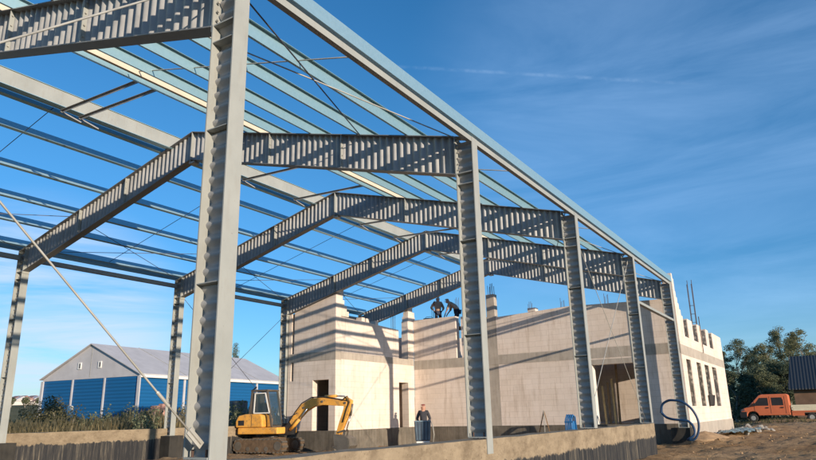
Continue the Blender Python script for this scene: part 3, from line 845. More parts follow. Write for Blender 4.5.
def person(loc, face, label, top, legs, hat, pose='stand', long_sleeve=True, scale=1.0):
    root = thing('person', loc, label, 'person')
    ca, sa = math.cos(face), math.sin(face)     # face: heading angle, forward = (ca,sa)
    def W(f, s, z): return (loc[0]+scale*(f*ca-s*sa), loc[1]+scale*(f*sa+s*ca), loc[2]+scale*z)
    sh = {}
    if pose == 'hips':
        arms = {'el': lambda s: (-.10, s*.36, 1.16), 'wr': lambda s: (.0, s*.25, 1.02), 'hd': lambda s: (.06, s*.19, .97)}
        tilt = 0
    elif pose == 'bend':
        arms = {'el': lambda s: (.48, s*.24, 1.00), 'wr': lambda s: (.62, s*.16, .80), 'hd': lambda s: (.67, s*.14, .70)}
    elif pose == 'crouch':
        arms = {'el': lambda s: (.32, s*.27, .72), 'wr': lambda s: (.55, s*.18, .66), 'hd': lambda s: (.63, s*.15, .63)}
    else:
        arms = {'el': lambda s: (.04, s*.30, 1.12), 'wr': lambda s: (.27, s*.20, 1.00), 'hd': lambda s: (.36, s*.17, .99)}
    if pose == 'bend':
        pel, bel, chs, nk, hd, cr_ = (0, 0, .93), (.10, 0, 1.10), (.30, 0, 1.28), (.42, 0, 1.38), (.53, 0, 1.44), (.60, 0, 1.52)
        shx, shz = .36, 1.33
        kn, an = (.10, .50), (.0, .08)
    elif pose == 'crouch':
        pel, bel, chs, nk, hd, cr_ = (0, 0, .42), (.08, 0, .60), (.18, 0, .82), (.24, 0, .97), (.29, 0, 1.07), (.30, 0, 1.20)
        shx, shz = .20, .92
        kn, an = (.36, .48), (.06, .08)
    else:
        pel, bel, chs, nk, hd, cr_ = (0, 0, .95), (.01, 0, 1.12), (.01, 0, 1.34), (.0, 0, 1.50), (.02, 0, 1.60), (.01, 0, 1.70)
        shx, shz = 0, 1.43
        kn, an = (.03, .50), (-.01, .08)
    J = {'pelvis': (W(*pel), (.12, .09)), 'belly': (W(*bel), (.115, .09)), 'chest': (W(*chs), (.135, .10)), 'neckb': (W(*nk), .06),
         'head': (W(*hd), (.125, .13)), 'crown': (W(*cr_), (.125, .135))}
    E_ = [('pelvis', 'belly'), ('belly', 'chest'), ('chest', 'neckb'), ('neckb', 'head'), ('head', 'crown')]
    JT = {k: (J[k][0], tuple(x+.055 for x in J[k][1])) for k in ('pelvis', 'belly', 'chest')}; ET = [('pelvis', 'belly'), ('belly', 'chest'), ('chest', 'neckb')]; JT['neckb'] = (V(J['chest'][0]).lerp(V(J['neckb'][0]), .78), .088)
    JL = {'pelvis': (W(pel[0], 0, pel[2]-.01), (.165, .13))}; EL = []
    for s, n in ((1, 'l'), (-1, 'r')):
        J['sh'+n] = (W(shx, s*.18, shz), .058); J['el'+n] = (W(*arms['el'](s)), .043); J['wr'+n] = (W(*arms['wr'](s)), .030)
        J['pm'+n] = (W(*arms['hd'](s)), (.036, .018))
        E_ += [('chest', 'sh'+n), ('sh'+n, 'el'+n), ('el'+n, 'wr'+n), ('wr'+n, 'pm'+n)]
        h = V(arms['hd'](s)); wv_ = V(arms['wr'](s)); d = (h-wv_).normalized()
        sidev = d.cross(V((0, 0, 1))); sidev = sidev.normalized() if sidev.length > .1 else V((0, 1, 0))
        for q_ in range(4):
            ln_ = (.085, .095, .088, .07)[q_]
            o_ = h+sidev*(.030-.02*q_)
            J[f'f{q_}{n}'] = (W(*(o_+d*.045)), .009); J[f'g{q_}{n}'] = (W(*(o_+d*ln_+V((0, 0, -.02)))), .007)
            E_ += [('pm'+n, f'f{q_}{n}'), (f'f{q_}{n}', f'g{q_}{n}')]
        J['th'+n] = (W(*(h-d*.01+sidev*.05)), .010); J['ti'+n] = (W(*(h+d*.03+sidev*.06)), .008)
        E_ += [('pm'+n, 'th'+n), ('th'+n, 'ti'+n)]
        J['hp'+n] = (W(pel[0], s*.095, pel[2]-.05), .085); J['kn'+n] = (W(kn[0], s*.12, kn[1]), .058); J['an'+n] = (W(an[0], s*.13, an[1]), .04)
        J['ft'+n] = (W(an[0]+.16, s*.14, .04), (.042, .03))
        E_ += [('pelvis', 'hp'+n), ('hp'+n, 'kn'+n), ('kn'+n, 'an'+n), ('an'+n, 'ft'+n)]
        JT['sh'+n] = (J['sh'+n][0], .088); JT['el'+n] = (J['el'+n][0], .068); JT['wr'+n] = (V(J['el'+n][0]).lerp(V(J['wr'+n][0]), .92 if long_sleeve else .1), .046)
        ET += [('chest', 'sh'+n), ('sh'+n, 'el'+n), ('el'+n, 'wr'+n)]
        JL['hp'+n] = (J['hp'+n][0], .102); JL['kn'+n] = (J['kn'+n][0], .076); JL['an'+n] = (V(J['kn'+n][0]).lerp(V(J['an'+n][0]), .95), .062)
        EL += [('pelvis', 'hp'+n), ('hp'+n, 'kn'+n), ('kn'+n, 'an'+n)]
        skin_body('boot', {'a': (J['an'+n][0], .058), 'h': (W(an[0]-.02, s*.13, .045), (.05, .045)), 't': (W(an[0]+.18, s*.145, .042), (.052, .04))}, [('a', 'h'), ('h', 't')], M['boot'], root, 1)
    body = skin_body('body', J, E_, M['skin'], root, 1)
    skin_body('jacket' if long_sleeve else 'shirt', JT, ET, top, root, 2)
    skin_body('trousers', JL, EL, legs, root, 2)
    hx, hz = hd[0], hd[2]
    skin_body('cap' if hat is not M['hair'] else 'hair', {'a': (W(cr_[0]-.03, 0, cr_[2]+.0), (.140, .145)), 'b': (W(cr_[0]-.02, 0, cr_[2]+.07), (.11, .11))}, [('a', 'b')], hat, root, 2)
    # face details
    fz = (hz+cr_[2])/2-.01; fx = max(hx, cr_[0])
    q = MB(); q.hexa([W(fx+.08, .012, fz-.05), W(fx+.08, -.012, fz-.05), W(fx+.115, -.010, fz-.045), W(fx+.115, .010, fz-.045), W(fx+.08, .008, fz+.005), W(fx+.08, -.008, fz+.005), W(fx+.088, -.006, fz+.005), W(fx+.088, .006, fz+.005)]); q.build('nose', M['skin'], root)
    for s in (1, -1):
        q = MB(); c_ = V(W(fx+.080, s*.032, fz+.008)); q.tube([c_, c_+V((ca, sa, 0))*.008], .009, 6); q.build('eye', M['hair'], root)
    q = MB(); q.bar(W(fx+.084, -.025, fz-.07), W(fx+.084, .025, fz-.07), .008, .008); q.build('mouth', M['redhat'], root)
    return root
camdir = lambda x, y: math.atan2(CP.y-y, CP.x-x)
person((-12.05, 25.62, 4.737), camdir(-12, 25.6)+.35, 'bricklayer standing on the scaffold with hands on hips behind the parapet', M['shirt'], M['navy'], M['hair'], 'hips')
person((-10.95, 25.75, 4.737), math.radians(-170), 'bricklayer in a sandy shirt bending over the wall gap next to the steel column', M['shirt'], M['navy'], M['rubble'], 'bend', False)
pz = -.86
person((-10.95, 22.0, pz), camdir(-10.9, 21.9), 'man in dark jacket standing before the block wall behind a blue-grey machine', M['jacket'], M['navy'], M['redhat'], 'stand')
person((-13.9, 21.0, 3.12), math.radians(-60), 'worker in dark clothes crouching behind the annex parapet under the rafter', M['jacket'], M['navy'], M['hair'], 'crouch', scale=1.1)

# ------------------------------------------------------------------ blue-grey barrow / machine in front of man
f_ = V((CP.x+10.8, CP.y-21.7, 0)).normalized(); s_ = V((-f_.y, f_.x, 0))
c0 = V((-10.78, 21.62, pz))
def bp(f, s, z): return tuple(c0+f_*f+s_*s+V((0, 0, z)))
mc = thing('site_mixer', tuple(c0), 'blue-grey ribbed metal container on a white base held by the man in the dark jacket', 'machine')
def bbox(f0, f1, s0, s1, z0, z1): return MB().hexa([bp(f0, s0, z0), bp(f1, s0, z0), bp(f1, s1, z0), bp(f0, s1, z0), bp(f0, s0, z1), bp(f1, s0, z1), bp(f1, s1, z1), bp(f0, s1, z1)])
MB().hexa([bp(-.2, -.33, .20), bp(.2, -.33, .20), bp(.2, .33, .20), bp(-.2, .33, .20), bp(-.26, -.37, 1.02), bp(.26, -.37, 1.02), bp(.26, .37, 1.02), bp(-.26, .37, 1.02)]).build('container', M['bluegrey'], mc, bevel=.03)
for s in (-.27, -.14, 0, .14, .27): MB().bar(bp(.215, s*.98, .24), bp(.275, s*1.15, 1.0), .025, .02).build('rib', M['ribm'], mc)
MB().bar(bp(.27, -.38, 1.03), bp(.27, .38, 1.03), .04, .05).build('rim', M['ribm'], mc)
bbox(-.2, .28, -.30, .30, .05, .18).build('base_pan', M['white'], mc, bevel=.03)
MB().tube([bp(.1, .44, .05), bp(.12, .50, .45), bp(.08, .45, .85), bp(-.12, .36, 1.04)], .022, 8).build('handle', M['rod'], mc, smooth=True)
for s in (-.27, .27): MB().tube([bp(.0, s-.03, .1), bp(0, s+.03, .1)], .1, 14).build('wheel', M['rubber'], mc)

# ------------------------------------------------------------------ excavator (side view, pointing to +x)
ex, ey, ez = -14.75, 16.1, -.86
exc = thing('mini_excavator', (ex, ey, ez), 'small yellow tracked excavator with its arm folded down in front of the annex door', 'excavator')
def E2(x, y, z): return (ex+x, ey+y, ez+z)
def side_prism(poly, y0, y1): 
    m = MB(); m.prism([(ex+a, ez+b) for a, b in poly], ey+y0, ey+y1, 'y'); return m
for s in (-1, 1):
    yc0, yc1 = (s*.62-.17, s*.62+.17)
    poly = []
    for k in range(9): a = R(90+180*k/8); poly.append((-1.0+.25*math.cos(a), .25+.25*math.sin(a)))
    for k in range(9): a = R(-90+180*k/8); poly.append((.95+.25*math.cos(a), .25+.25*math.sin(a)))
    tr = side_prism(poly, yc0, yc1).build('track', M['rust'], exc)
    q = MB(); n = 30
    per = 2*1.95+2*PI*.25
    for k in range(n):
        d = per*k/n
        if d < 1.95: x, z, a = -1.0+d, .5, 0
        elif d < 1.95+PI*.25: t_ = (d-1.95)/.25; x, z, a = .95+.25*math.sin(t_), .25+.25*math.cos(t_), -t_
        elif d < 3.9+PI*.25: x, z, a = .95-(d-1.95-PI*.25), .0, 0
        else: t_ = (d-3.9-PI*.25)/.25; x, z, a = -1.0-.25*math.sin(t_), .25-.25*math.cos(t_), -t_
        c_, s__ = math.cos(a), math.sin(a); w_, h_ = .04, .025
        pts = [(x+c_*u-s__*v, z+s__*u+c_*v) for u, v in ((-w_, -h_), (w_, -h_), (w_, h_), (-w_, h_))]
        q.prism([(ex+a_, ez+b_) for a_, b_ in pts], ey+yc0-.01, ey+yc1+.01, 'y')
    q.build('track_pads', M['steel'], tr)
    for x, r_ in ((-1.0, .17), (.95, .17), (-.5, .09), (-.05, .09), (.4, .09)): MB().tube([E2(x, yc0-.015, .25 if r_ > .1 else .13), E2(x, yc0+.05, .25 if r_ > .1 else .13)], r_, 14).build('roller', M['steel'], tr)
MB().box(ex-.55, ex+.5, ey-.44, ey+.44, ez+.22, ez+.56).build('undercarriage', M['rust'], exc)
MB().tube([E2(0, 0, .56), E2(0, 0, .68)], .36, 20).build('slew_ring', M['darkmetal'], exc)
# dozer blade (behind, away)
MB().prism([(ex-1.62, ez+.02), (ex-1.55, ez+.02), (ex-1.50, ez+.2), (ex-1.56, ez+.42), (ex-1.62, ez+.42), (ex-1.57, ez+.2)], ey-.75, ey+.75, 'y').build('dozer_blade', M['rust'], exc)
for s in (-.4, .4): MB().bar(E2(-1.55, s, .22), E2(-.5, s, .34), .09, .12).build('blade_arm', M['rust'], exc)
# house
MB().box(ex-1.12, ex+.86, ey-.72, ey+.72, ez+.70, ez+.96).build('house_deck', M['yellow'], exc, bevel=.04)
poly = [(-1.22, .97), (-1.24, 1.22), (-1.10, 1.44), (-.75, 1.50), (-.02, 1.50), (.08, 1.42), (.12, 1.25), (.12, .97)]
hood = side_prism(poly, -.74, .05).build('engine_hood', M['yellow'], exc, bevel=.05)
poly2 = [(-1.23, .97), (-1.25, 1.22), (-1.12, 1.46), (-.6, 1.50), (-.6, .97)]
side_prism(poly2, .06, .74).build('counterweight', M['yellow'], exc, bevel=.05)
MB().box(ex-.42, ex-.405, ey-.746, ey-.741, ez+1.0, ez+1.46).build('hood_seam', M['darkmetal'], hood)
q = MB(); q.box(ex-1.08, ex-.78, ey-.748, ey-.742, ez+1.05, ez+1.25); q.build('grille', M['darkmetal'], hood)
MB().box(ex+.14, ex+.5, ey-.1, ey+.7, ez+.97, ez+1.1).build('cab_floor', M['darkmetal'], exc)
# cab : posts, roof, glazing; light window frame on the near side
cab = MB()
cx0, cx1, cy0, cy1 = -.62, .40, -.60, .12
P_ = {'rb': (-.62, 1.505), 'rt': (-.52, 2.42), 'ft': (.22, 2.42), 'fb': (.50, 1.00)}
for yy in (cy0, cy1):
    for a, b in (('rb', 'rt'), ('ft', 'fb'), ('rt', 'ft')):
        cab.bar(E2(P_[a][0], yy, P_[a][1]), E2(P_[b][0], yy, P_[b][1]), .07, .07, (0, 1, 0))
for kk in ('rt', 'ft', 'fb'): cab.bar(E2(P_[kk][0], cy0, P_[kk][1]), E2(P_[kk][0], cy1, P_[kk][1]), .06, .06)
cab = cab.build('cab', M['cabgrey'], exc)
MB().box(ex-.58, ex+.28, ey+cy0-.05, ey+cy1+.05, ez+2.40, ez+2.47).build('cab_roof', M['cabgrey'], cab, bevel=.02)
side_prism([(-.60, 1.51), (-.50, 2.36), (-.42, 2.36), (-.42, 1.51)], cy0-.02, cy1+.02).build('rear_panel', M['cabgrey'], cab)
fr = [(-.38, 1.53), (-.34, 2.32), (.17, 2.32), (.40, 1.53)]
q = MB()
for k in range(4):
    a, b = fr[k], fr[(k+1) % 4]; q.bar(E2(a[0], cy0-.05, a[1]), E2(b[0], cy0-.05, b[1]), .045, .03, (0, 1, 0))
wf = q.build('window_frame', M['white'], cab)
MB().quad(*[E2(a, cy0-.03, b) for a, b in fr]).build('glass', M['glass'], wf, recalc=False)
MB().quad(*[E2(a, cy1+.01, b) for a, b in fr]).build('rear_glass', M['glass'], cab, recalc=False)
MB().quad(E2(.25, cy0, 2.38), E2(.25, cy1, 2.38), E2(.51, cy1, 1.05), E2(.51, cy0, 1.05)).build('windscreen', M['glass'], cab, recalc=False)
MB().box(ex-.25, ex+.05, ey-.25, ey+.15, ez+1.25, ez+1.5).box(ex-.30, ex-.22, ey-.25, ey+.15, ez+1.5, ez+1.95).build('seat', M['black'], exc)
for s in (-.2, .12): MB().tube([E2(.22, s, 1.3), E2(.26, s, 1.62)], .015, 6).build('control_lever', M['black'], exc)
MB().tube([E2(-.5, cy0-.03, 2.45), E2(-.3, cy0-.03, 2.58)], .03, 6).build('work_lamp', M['darkmetal'], cab)
# swing bracket and boom
side_prism([(.80, .62), (1.12, .66), (1.20, .95), (1.05, 1.15), (.80, .95)], -.16, .16).build('swing_bracket', M['darkmetal'], exc)
# boom polygon follows the gooseneck
bc = [(1.05, .98), (1.38, 1.38), (1.70, 1.70), (2.12, 1.90), (2.60, 1.93), (3.20, 1.86), (3.72, 1.80)]
bw = [.12, .15, .175, .175, .14, .115, .09]
up = []; dn_ = []
for k, (x, z) in enumerate(bc):
    a = bc[max(0, k-1)]; b = bc[min(len(bc)-1, k+1)]; d = V((b[0]-a[0], 0, b[1]-a[1])).normalized(); n_ = V((-d.z, 0, d.x))
    up.append((x+n_.x*bw[k], z+n_.z*bw[k])); dn_.append((x-n_.x*bw[k], z-n_.z*bw[k]))
boom = side_prism(up+dn_[::-1], -.12, .12).build('boom', M['yellow'], exc, bevel=.015)
q = MB()
for yy in (-.10, .06):
    q.tube([E2(x, yy, z+.035) for x, z in up], .022, 6)
q.build('hydraulic_hoses', M['black'], boom)
MB().tube([E2(3.50, -.13, 1.94), E2(3.78, -.16, 2.1), E2(3.86, -.14, 1.86), E2(3.7, -.12, 1.55), E2(3.55, -.12, 1.1)], .02, 6).build('hydraulic_hose', M['black'], boom, smooth=True)
MB().tube([E2(1.0, -.12, 1.05), E2(1.12, -.2, 1.35), E2(1.42, -.14, 1.50)], .02, 6).build('hydraulic_hose', M['black'], boom, smooth=True)
for px_, pz_ in ((1.72, 1.70), (2.6, 1.92), (3.66, 1.84), (1.08, 1.0)):
    MB().tube([E2(px_, -.15, pz_), E2(px_, .15, pz_)], .045, 10).build('pivot_pin', M['steel'], boom)
# boom cylinder
MB().tube([E2(1.12, -.17, .84), E2(1.55, -.17, 1.25)], .065, 10).build('boom_cylinder', M['yellow'], exc, smooth=True)
MB().tube([E2(1.55, -.17, 1.25), E2(1.92, -.17, 1.66)], .032, 8).build('boom_piston', M['chrome'], exc, smooth=True)
# dipper
dc = [(3.57, 2.04), (3.75, 1.88), (3.71, 1.58), (3.42, .92), (3.30, .62)]
dw = [.07, .17, .15, .11, .08]; up = []; dn_ = []
for k, (x, z) in enumerate(dc):
    a = dc[max(0, k-1)]; b = dc[min(len(dc)-1, k+1)]; d = V((b[0]-a[0], 0, b[1]-a[1])).normalized(); n_ = V((-d.z, 0, d.x))
    up.append((x+n_.x*dw[k], z+n_.z*dw[k])); dn_.append((x-n_.x*dw[k], z-n_.z*dw[k]))
dip = side_prism(up+dn_[::-1], -.10, .10).build('dipper_arm', M['yellow'], exc, bevel=.015)
MB().tube([E2(2.65, 0, 2.12), E2(3.20, 0, 2.12)], .055, 10).build('dipper_cylinder', M['yellow'], exc, smooth=True)
MB().tube([E2(3.20, 0, 2.12), E2(3.62, 0, 2.10)], .028, 8).build('dipper_piston', M['chrome'], exc, smooth=True)
MB().tube([E2(3.92, 0, 1.80), E2(3.84, 0, 1.35)], .05, 10).build('bucket_cylinder', M['steel'], exc, smooth=True)
MB().tube([E2(3.84, 0, 1.35), E2(3.66, 0, .80)], .026, 8).build('bucket_piston', M['chrome'], exc, smooth=True)
for yy in (-.13, .13): MB().bar(E2(3.66, yy, .80), E2(3.36, yy, .72), .02, .07).bar(E2(3.66, yy, .80), E2(3.60, yy, .50), .02, .07).build('bucket_link', M['steel'], exc)
poly = [(3.24, .66), (3.62, .62), (3.92, .50), (3.98, .22), (3.82, .03), (3.55, .0), (3.30, .12), (3.32, .16), (3.55, .07), (3.78, .10), (3.90, .25), (3.84, .44), (3.60, .54), (3.26, .60)]
bk = side_prism(poly, -.32, .32).build('bucket', M['steel'], exc)
for s in (-.32, .32):
    MB().prism([(ex+a, ez+b) for a, b in [(3.24, .63), (3.62, .60), (3.88, .48), (3.94, .23), (3.80, .07), (3.55, .035), (3.31, .14)]], ey+s-.012, ey+s+.012, 'y').build('bucket_side', M['steel'], bk)
q = MB()
for k in range(4):
    yy = -.27+.18*k; q.bar(E2(3.34, yy, .12), E2(3.20, yy, .20), .05, .03)
q.build('bucket_teeth', M['steel'], bk)

exc.rotation_euler = (0, 0, R(8)); exc.scale = (.98, .98, .985)
# ------------------------------------------------------------------ sand heap, rubble, hose, small things
def heap(name, c, rx, ry, h, mat, label, cat, seed=0, rough=.16):
    m = MB(); n, k = 40, 14
    m.v.append((c[0], c[1], c[2]+h)); 
    for j in range(1, k+1):
        for i in range(n):
            a = 2*PI*i/n; rr = j/k; nn = 1+rough*noise.noise(V((math.cos(a)*1.7+seed, math.sin(a)*1.7, rr*2)))
            z = h*(1-rr*rr)**1.0*(1-.25*rr)+h*rough*.8*noise.noise(V((math.cos(a)*rr*6, math.sin(a)*rr*6, seed)))*(1-rr*.6)
            if j == k: z = -.3
            m.v.append((c[0]+rx*rr*nn*math.cos(a), c[1]+ry*rr*nn*math.sin(a), c[2]+z))
    for i in range(n): m.f.append((0, 1+i, 1+(i+1) % n))
    for j in range(k-1):
        for i in range(n):
            a = 1+j*n; m.f.append((a+i, a+n+i, a+n+(i+1) % n, a+(i+1) % n))
    return solo(m.build(name, mat, smooth=True), label, cat)
heap('sand_heap', (-11.9, 9.9, -.86), 1.0, .9, .30, M['sand'], 'low reddish sand heap before the left black-brushed beam', 'sand heap')
heap('soil_heap', (.15, 26.3, -.78), .9, 2.3, .30, M['sand'], 'sandy soil heaped against the foot of the sunlit side wall', 'soil heap', 3)
def rocks(name, c, n, sp, smin, smax, mat, label, cat, group):
    for k in range(n):
        x, y = c[0]+random.gauss(0, sp[0]), c[1]+random.gauss(0, sp[1]); s = random.uniform(smin, smax)
        bm = bmesh.new(); bmesh.ops.create_icosphere(bm, subdivisions=2, radius=s)
        for v in bm.verts: v.co *= 1+.35*noise.noise(v.co*3/s+V((k, 0, 0))); v.co.z *= .6
        me = bpy.data.meshes.new(name); bm.to_mesh(me); bm.free(); me.materials.append(mat)
        o = bpy.data.objects.new(name, me); col.objects.link(o); o.location = (x, y, gh(x, y)+.02+s*.2)
        o.rotation_euler = (random.random(), random.random(), random.random()*6)
        tag(o, label, cat, group)
rocks('rubble_lump', (.9, 33.5), 34, (.5, 1.6), .05, .20, M['rubble'], 'pale lump of block rubble scattered past the corner of the sunlit wall', 'rubble', 'pale rubble beyond the side wall')
rocks('soil_clod', (3.5, 20), 130, (2.8, 7), .012, .045, M['sand'], 'small clod lying on the bare brown yard at right', 'clod', 'clods on the bare yard')
rocks('soil_clod', (-12.0, 14.5), 40, (2.6, 1.5), .02, .06, M['sand'], 'small clod lying on the soil around the excavator tracks', 'clod', 'clods around the excavator')
# crumpled sheeting
m = MB(); n = 26
for j in range(n):
    for i in range(n):
        x = .35+1.3*i/(n-1)*(1+.2*noise.noise(V((j*.2, 3, 0)))); y = 28.5+5.0*j/(n-1)+.3*noise.noise(V((i*.2, 8, 0)))
        m.v.append((x, y, gh(x, y)+.12+.16*abs(noise.noise(V((x*3, y*2.2, 5))))+.05*noise.noise(V((x*9, y*8, 1)))))
for j in range(n-1):
    for i in range(n-1): a = j*n+i; m.f.append((a, a+1, a+n+1, a+n))
solo(m.build('plastic_sheeting', M['greenish'], smooth=True), 'crumpled grey-green plastic sheeting on the ground along the sunlit wall', 'plastic sheet')
# hose : loops of blue corrugated pipe round the lone footing
def hose_pts():
    key = [(664, 430, 23.5), (654, 418, 23.45), (650, 402, 23.4), (656, 396, 23.4)]
    P = [(-.88, 23.5, .30), (-.80, 23.48, .60), (-.62, 23.46, .74), (-.40, 23.44, .78), (-.02, 23.44, .70), (.28, 23.5, .42), (.44, 23.55, .0), (.40, 23.55, -.40), (.24, 23.5, -.68), (.02, 23.45, -.70), (-.02+.1, 23.3, -.66), (.28, 23.35, -.50), (.26, 23.42, -.22), (.10, 23.44, -.02), (-.12, 23.42, .02), (-.45, 23.44, .06), (-.70, 23.5, .14), (-.86, 23.53, .31)]
    out = []
    n = len(P)
    for i in range(n-1):
        p0, p1, p2, p3 = (V(P[max(0, i-1)]), V(P[i]), V(P[i+1]), V(P[min(n-1, i+2)]))
        for k in range(24):
            t_ = k/24; out.append(.5*((2*p1)+(p2-p0)*t_+(2*p0-5*p1+4*p2-p3)*t_*t_+(3*p1-p0-3*p2+p3)*t_**3))
    return out
hp = hose_pts()
solo(MB().tube(hp, [.050 if k % 2 else .041 for k in range(len(hp))], 10).build('drain_hose', M['hose'], smooth=True), 'coil of blue corrugated drain hose looped round the lone footing and column', 'hose')
# blue plastic barrier stack by the wall
bs = thing('blue_rack', (-4.6, 23.5, -.9), 'small bright blue ribbed plastic rack standing before the block wall left of the doorway', 'rack')
for k in range(4):
    x = -4.72+.08*k
    MB().tube([(x, 23.2, -.85), (x, 23.25, .10), (x+.03, 23.4, .30), (x+.04, 23.65, .22), (x+.04, 23.8, -.85)], .035, 8).build('hoop', M['bluep'], bs, smooth=True)
for z in (-.3, .02): MB().bar((-4.76, 23.22, z), (-4.40, 23.22, z), .03, .06).build('crossbar', M['bluep'], bs)
MB().box(-4.72, -4.46, 23.35, 23.7, -.85, .05).build('stacked_panel', M['bluep'], bs, bevel=.02)
# upright post; the dark legs and brace stand in for its cast shadow
tr = thing('post_with_shadow_bars', (-6.0, 23.7, -.9), 'upright pale post by the block wall with dark bars standing in for its shadow', 'trestle')
for a, b, nm in (((-5.62, 23.1, -.9), (-5.62, 23.15, .52), 'post'), ((-5.62, 23.17, .50), (-5.35, 23.3, -.9), 'leg'), ((-5.62, 23.17, .50), (-6.2, 23.6, -.9), 'leg'), ((-5.9, 23.35, -.15), (-5.48, 23.22, -.15), 'brace')):
    MB().bar(a, b, .028, .035).build(nm, M['rod' if nm == 'post' else 'wooddk'], tr)
# planks leaning inside door
for k, (x, dx, mt, lb) in enumerate(((-3.62, .12, 'wood', 'yellow plank leaning inside the doorway, nearest its left jamb'), (-3.40, .05, 'wooddk', 'reddish-brown plank leaning inside the doorway between two yellow ones'), (-3.25, .10, 'wood', 'yellow plank leaning inside the doorway, second from the left jamb'), (-3.02, .02, 'wooddk', 'dark post standing inside the doorway beside the leaning planks'))):
    q = MB(); q.bar((x+dx, 25.0+.1*k, -.12), (x, 25.25+.12*k, 1.5+.15*k+(.8 if k == 3 else 0)), .09, .04, (0, 1, 0)); solo(q.build('plank', M[mt]), lb, 'plank')
MB().box(-3.815, -3.74, YF+.02, YF+T+.02, -.12, 2.37).build('door_jamb', M['white'], bld)
heap('rubble_heap', (-2.2, 25.6, -.13), .45, .3, .2, M['rubble'], 'small rubble heap on the floor inside the doorway', 'rubble heap', 7)
# bucket on side wall window sill
wb = thing('black_bucket', (-.15, 32.9, .56), 'black bucket on the sill of the third tall window opening of the sunlit wall', 'bucket')
MB().tube([(-.02, 31.9, .56), (-.02, 31.9, .6), (-.02, 31.9, 1.05)], [.16, .19, .26], 12).build('bucket', M['black'], wb)
wb.location = (-.02, 31.9, .56)
for ch in wb.children: ch.location = (0, 0, 0)
wb.location = (-.1, 30.9, .55)
MB().tube([(-.3, 30.9, 1.02), (-.1, 30.9, 1.2), (.1, 30.9, 1.02)], .012, 5).build('handle', M['black'], wb)

# ------------------------------------------------------------------ blue hall
hc = V((-45.1, 31.75, -1.1)); sdir = V((-.1125, .9936, 0)).normalized(); gdir = V((-sdir.y, sdir.x, 0))
WH, LH, EZ, RZH = 12.4, 21.0, 4.36, 7.25
hall = thing('storage_hall', tuple(hc), 'blue clad storage hall with pale grey membrane gable roof beyond the weeds', 'hall')
def hp_(g_, s__, z): p = hc+gdir*g_+sdir*s__; return (p.x, p.y, z)
# walls (thickness given by boxes)
def hbox(g0, g1, s0, s1, z0, z1): return MB().hexa([hp_(g0, s0, z0), hp_(g1, s0, z0), hp_(g1, s1, z0), hp_(g0, s1, z0), hp_(g0, s0, z1), hp_(g1, s0, z1), hp_(g1, s1, z1), hp_(g0, s1, z1)])
hbox(0, WH, 0, .15, -1.3, EZ-.16).build('front_wall', M['bluewall'], hall)
hbox(0, .15, .151, LH, -1.3, EZ-.16).build('side_wall', M['bluewall'], hall)
hbox(WH-.15, WH, .151, LH, -1.3, EZ-.16).build('far_side_wall', M['bluewall'], hall)
hbox(.151, WH-.151, LH-.15, LH, -1.3, EZ-.16).build('rear_wall', M['bluewall'], hall)
def gp(s0, s1): 
    m = MB(); m.prism([(0.0, EZ-.15), (WH, EZ-.15), (WH, EZ), (WH/2, RZH), (0., EZ)], s0, s1, fn=lambda a, b, c: hp_(a, c, b)); return m
gb = gp(-.02, .10).build('gable', M['offwhite'], hall)
gp(LH-.1, LH).build('rear_gable', M['offwhite'], hall)
for sgn in (0, 1):
    g0 = -.25 if sgn == 0 else WH+.25; z0 = EZ-.04
    m = MB(); m.hexa([hp_(g0, -.25, z0), hp_(WH/2, -.25, RZH+.02), hp_(WH/2, LH+.2, RZH+.02), hp_(g0, LH+.2, z0), hp_(g0, -.25, z0+.08), hp_(WH/2, -.25, RZH+.10), hp_(WH/2, LH+.2, RZH+.10), hp_(g0, LH+.2, z0+.08)])
    rf = m.build('roof_slope', M['offwhite'], hall)
    for k in range(1, 4):
        s__ = LH*k/4
        MB().bar(V(hp_(g0, s__, z0+.1)), V(hp_(WH/2, s__, RZH+.12)), .06, .03).build('roof_seam', M['rod'], rf)
hbox(-.27, -.02, -.1, LH, EZ-.28, EZ-.05).build('eave_trim', M['white'], hall)
for g_ in (4.2, 8.3): hbox(g_-.09, g_+.09, -.08, -.001, -1.3, EZ-.16).build('post', M['offwhite'], hall)
for g_ in (0, WH): hbox(g_-.16, g_+.14, -.12, .0-.001, -1.3, EZ-.16).build('corner_post', M['offwhite'], hall)
for s__ in (5.25, 10.5, 15.75): hbox(-.08, -.001, s__-.12, s__+.12, -1.3, EZ-.3).build('post', M['offwhite'], hall)
for g_ in (5.0, 7.6):
    v_ = hbox(g_-.20, g_+.20, -.10, -.021, 5.1, 5.7).build('vent', M['white'], hall)
    hbox(g_-.13, g_+.0, -.115, -.101, 5.2, 5.6).build('vent_slot', M['darkmetal'], v_)
MB().prism([(6.17, EZ), (6.23, EZ), (6.23, RZH-.1), (6.17, RZH-.1)], -.035, -.021, fn=lambda a, b, c: hp_(a, c, b)).build('gable_seam', M['rod'], hall)

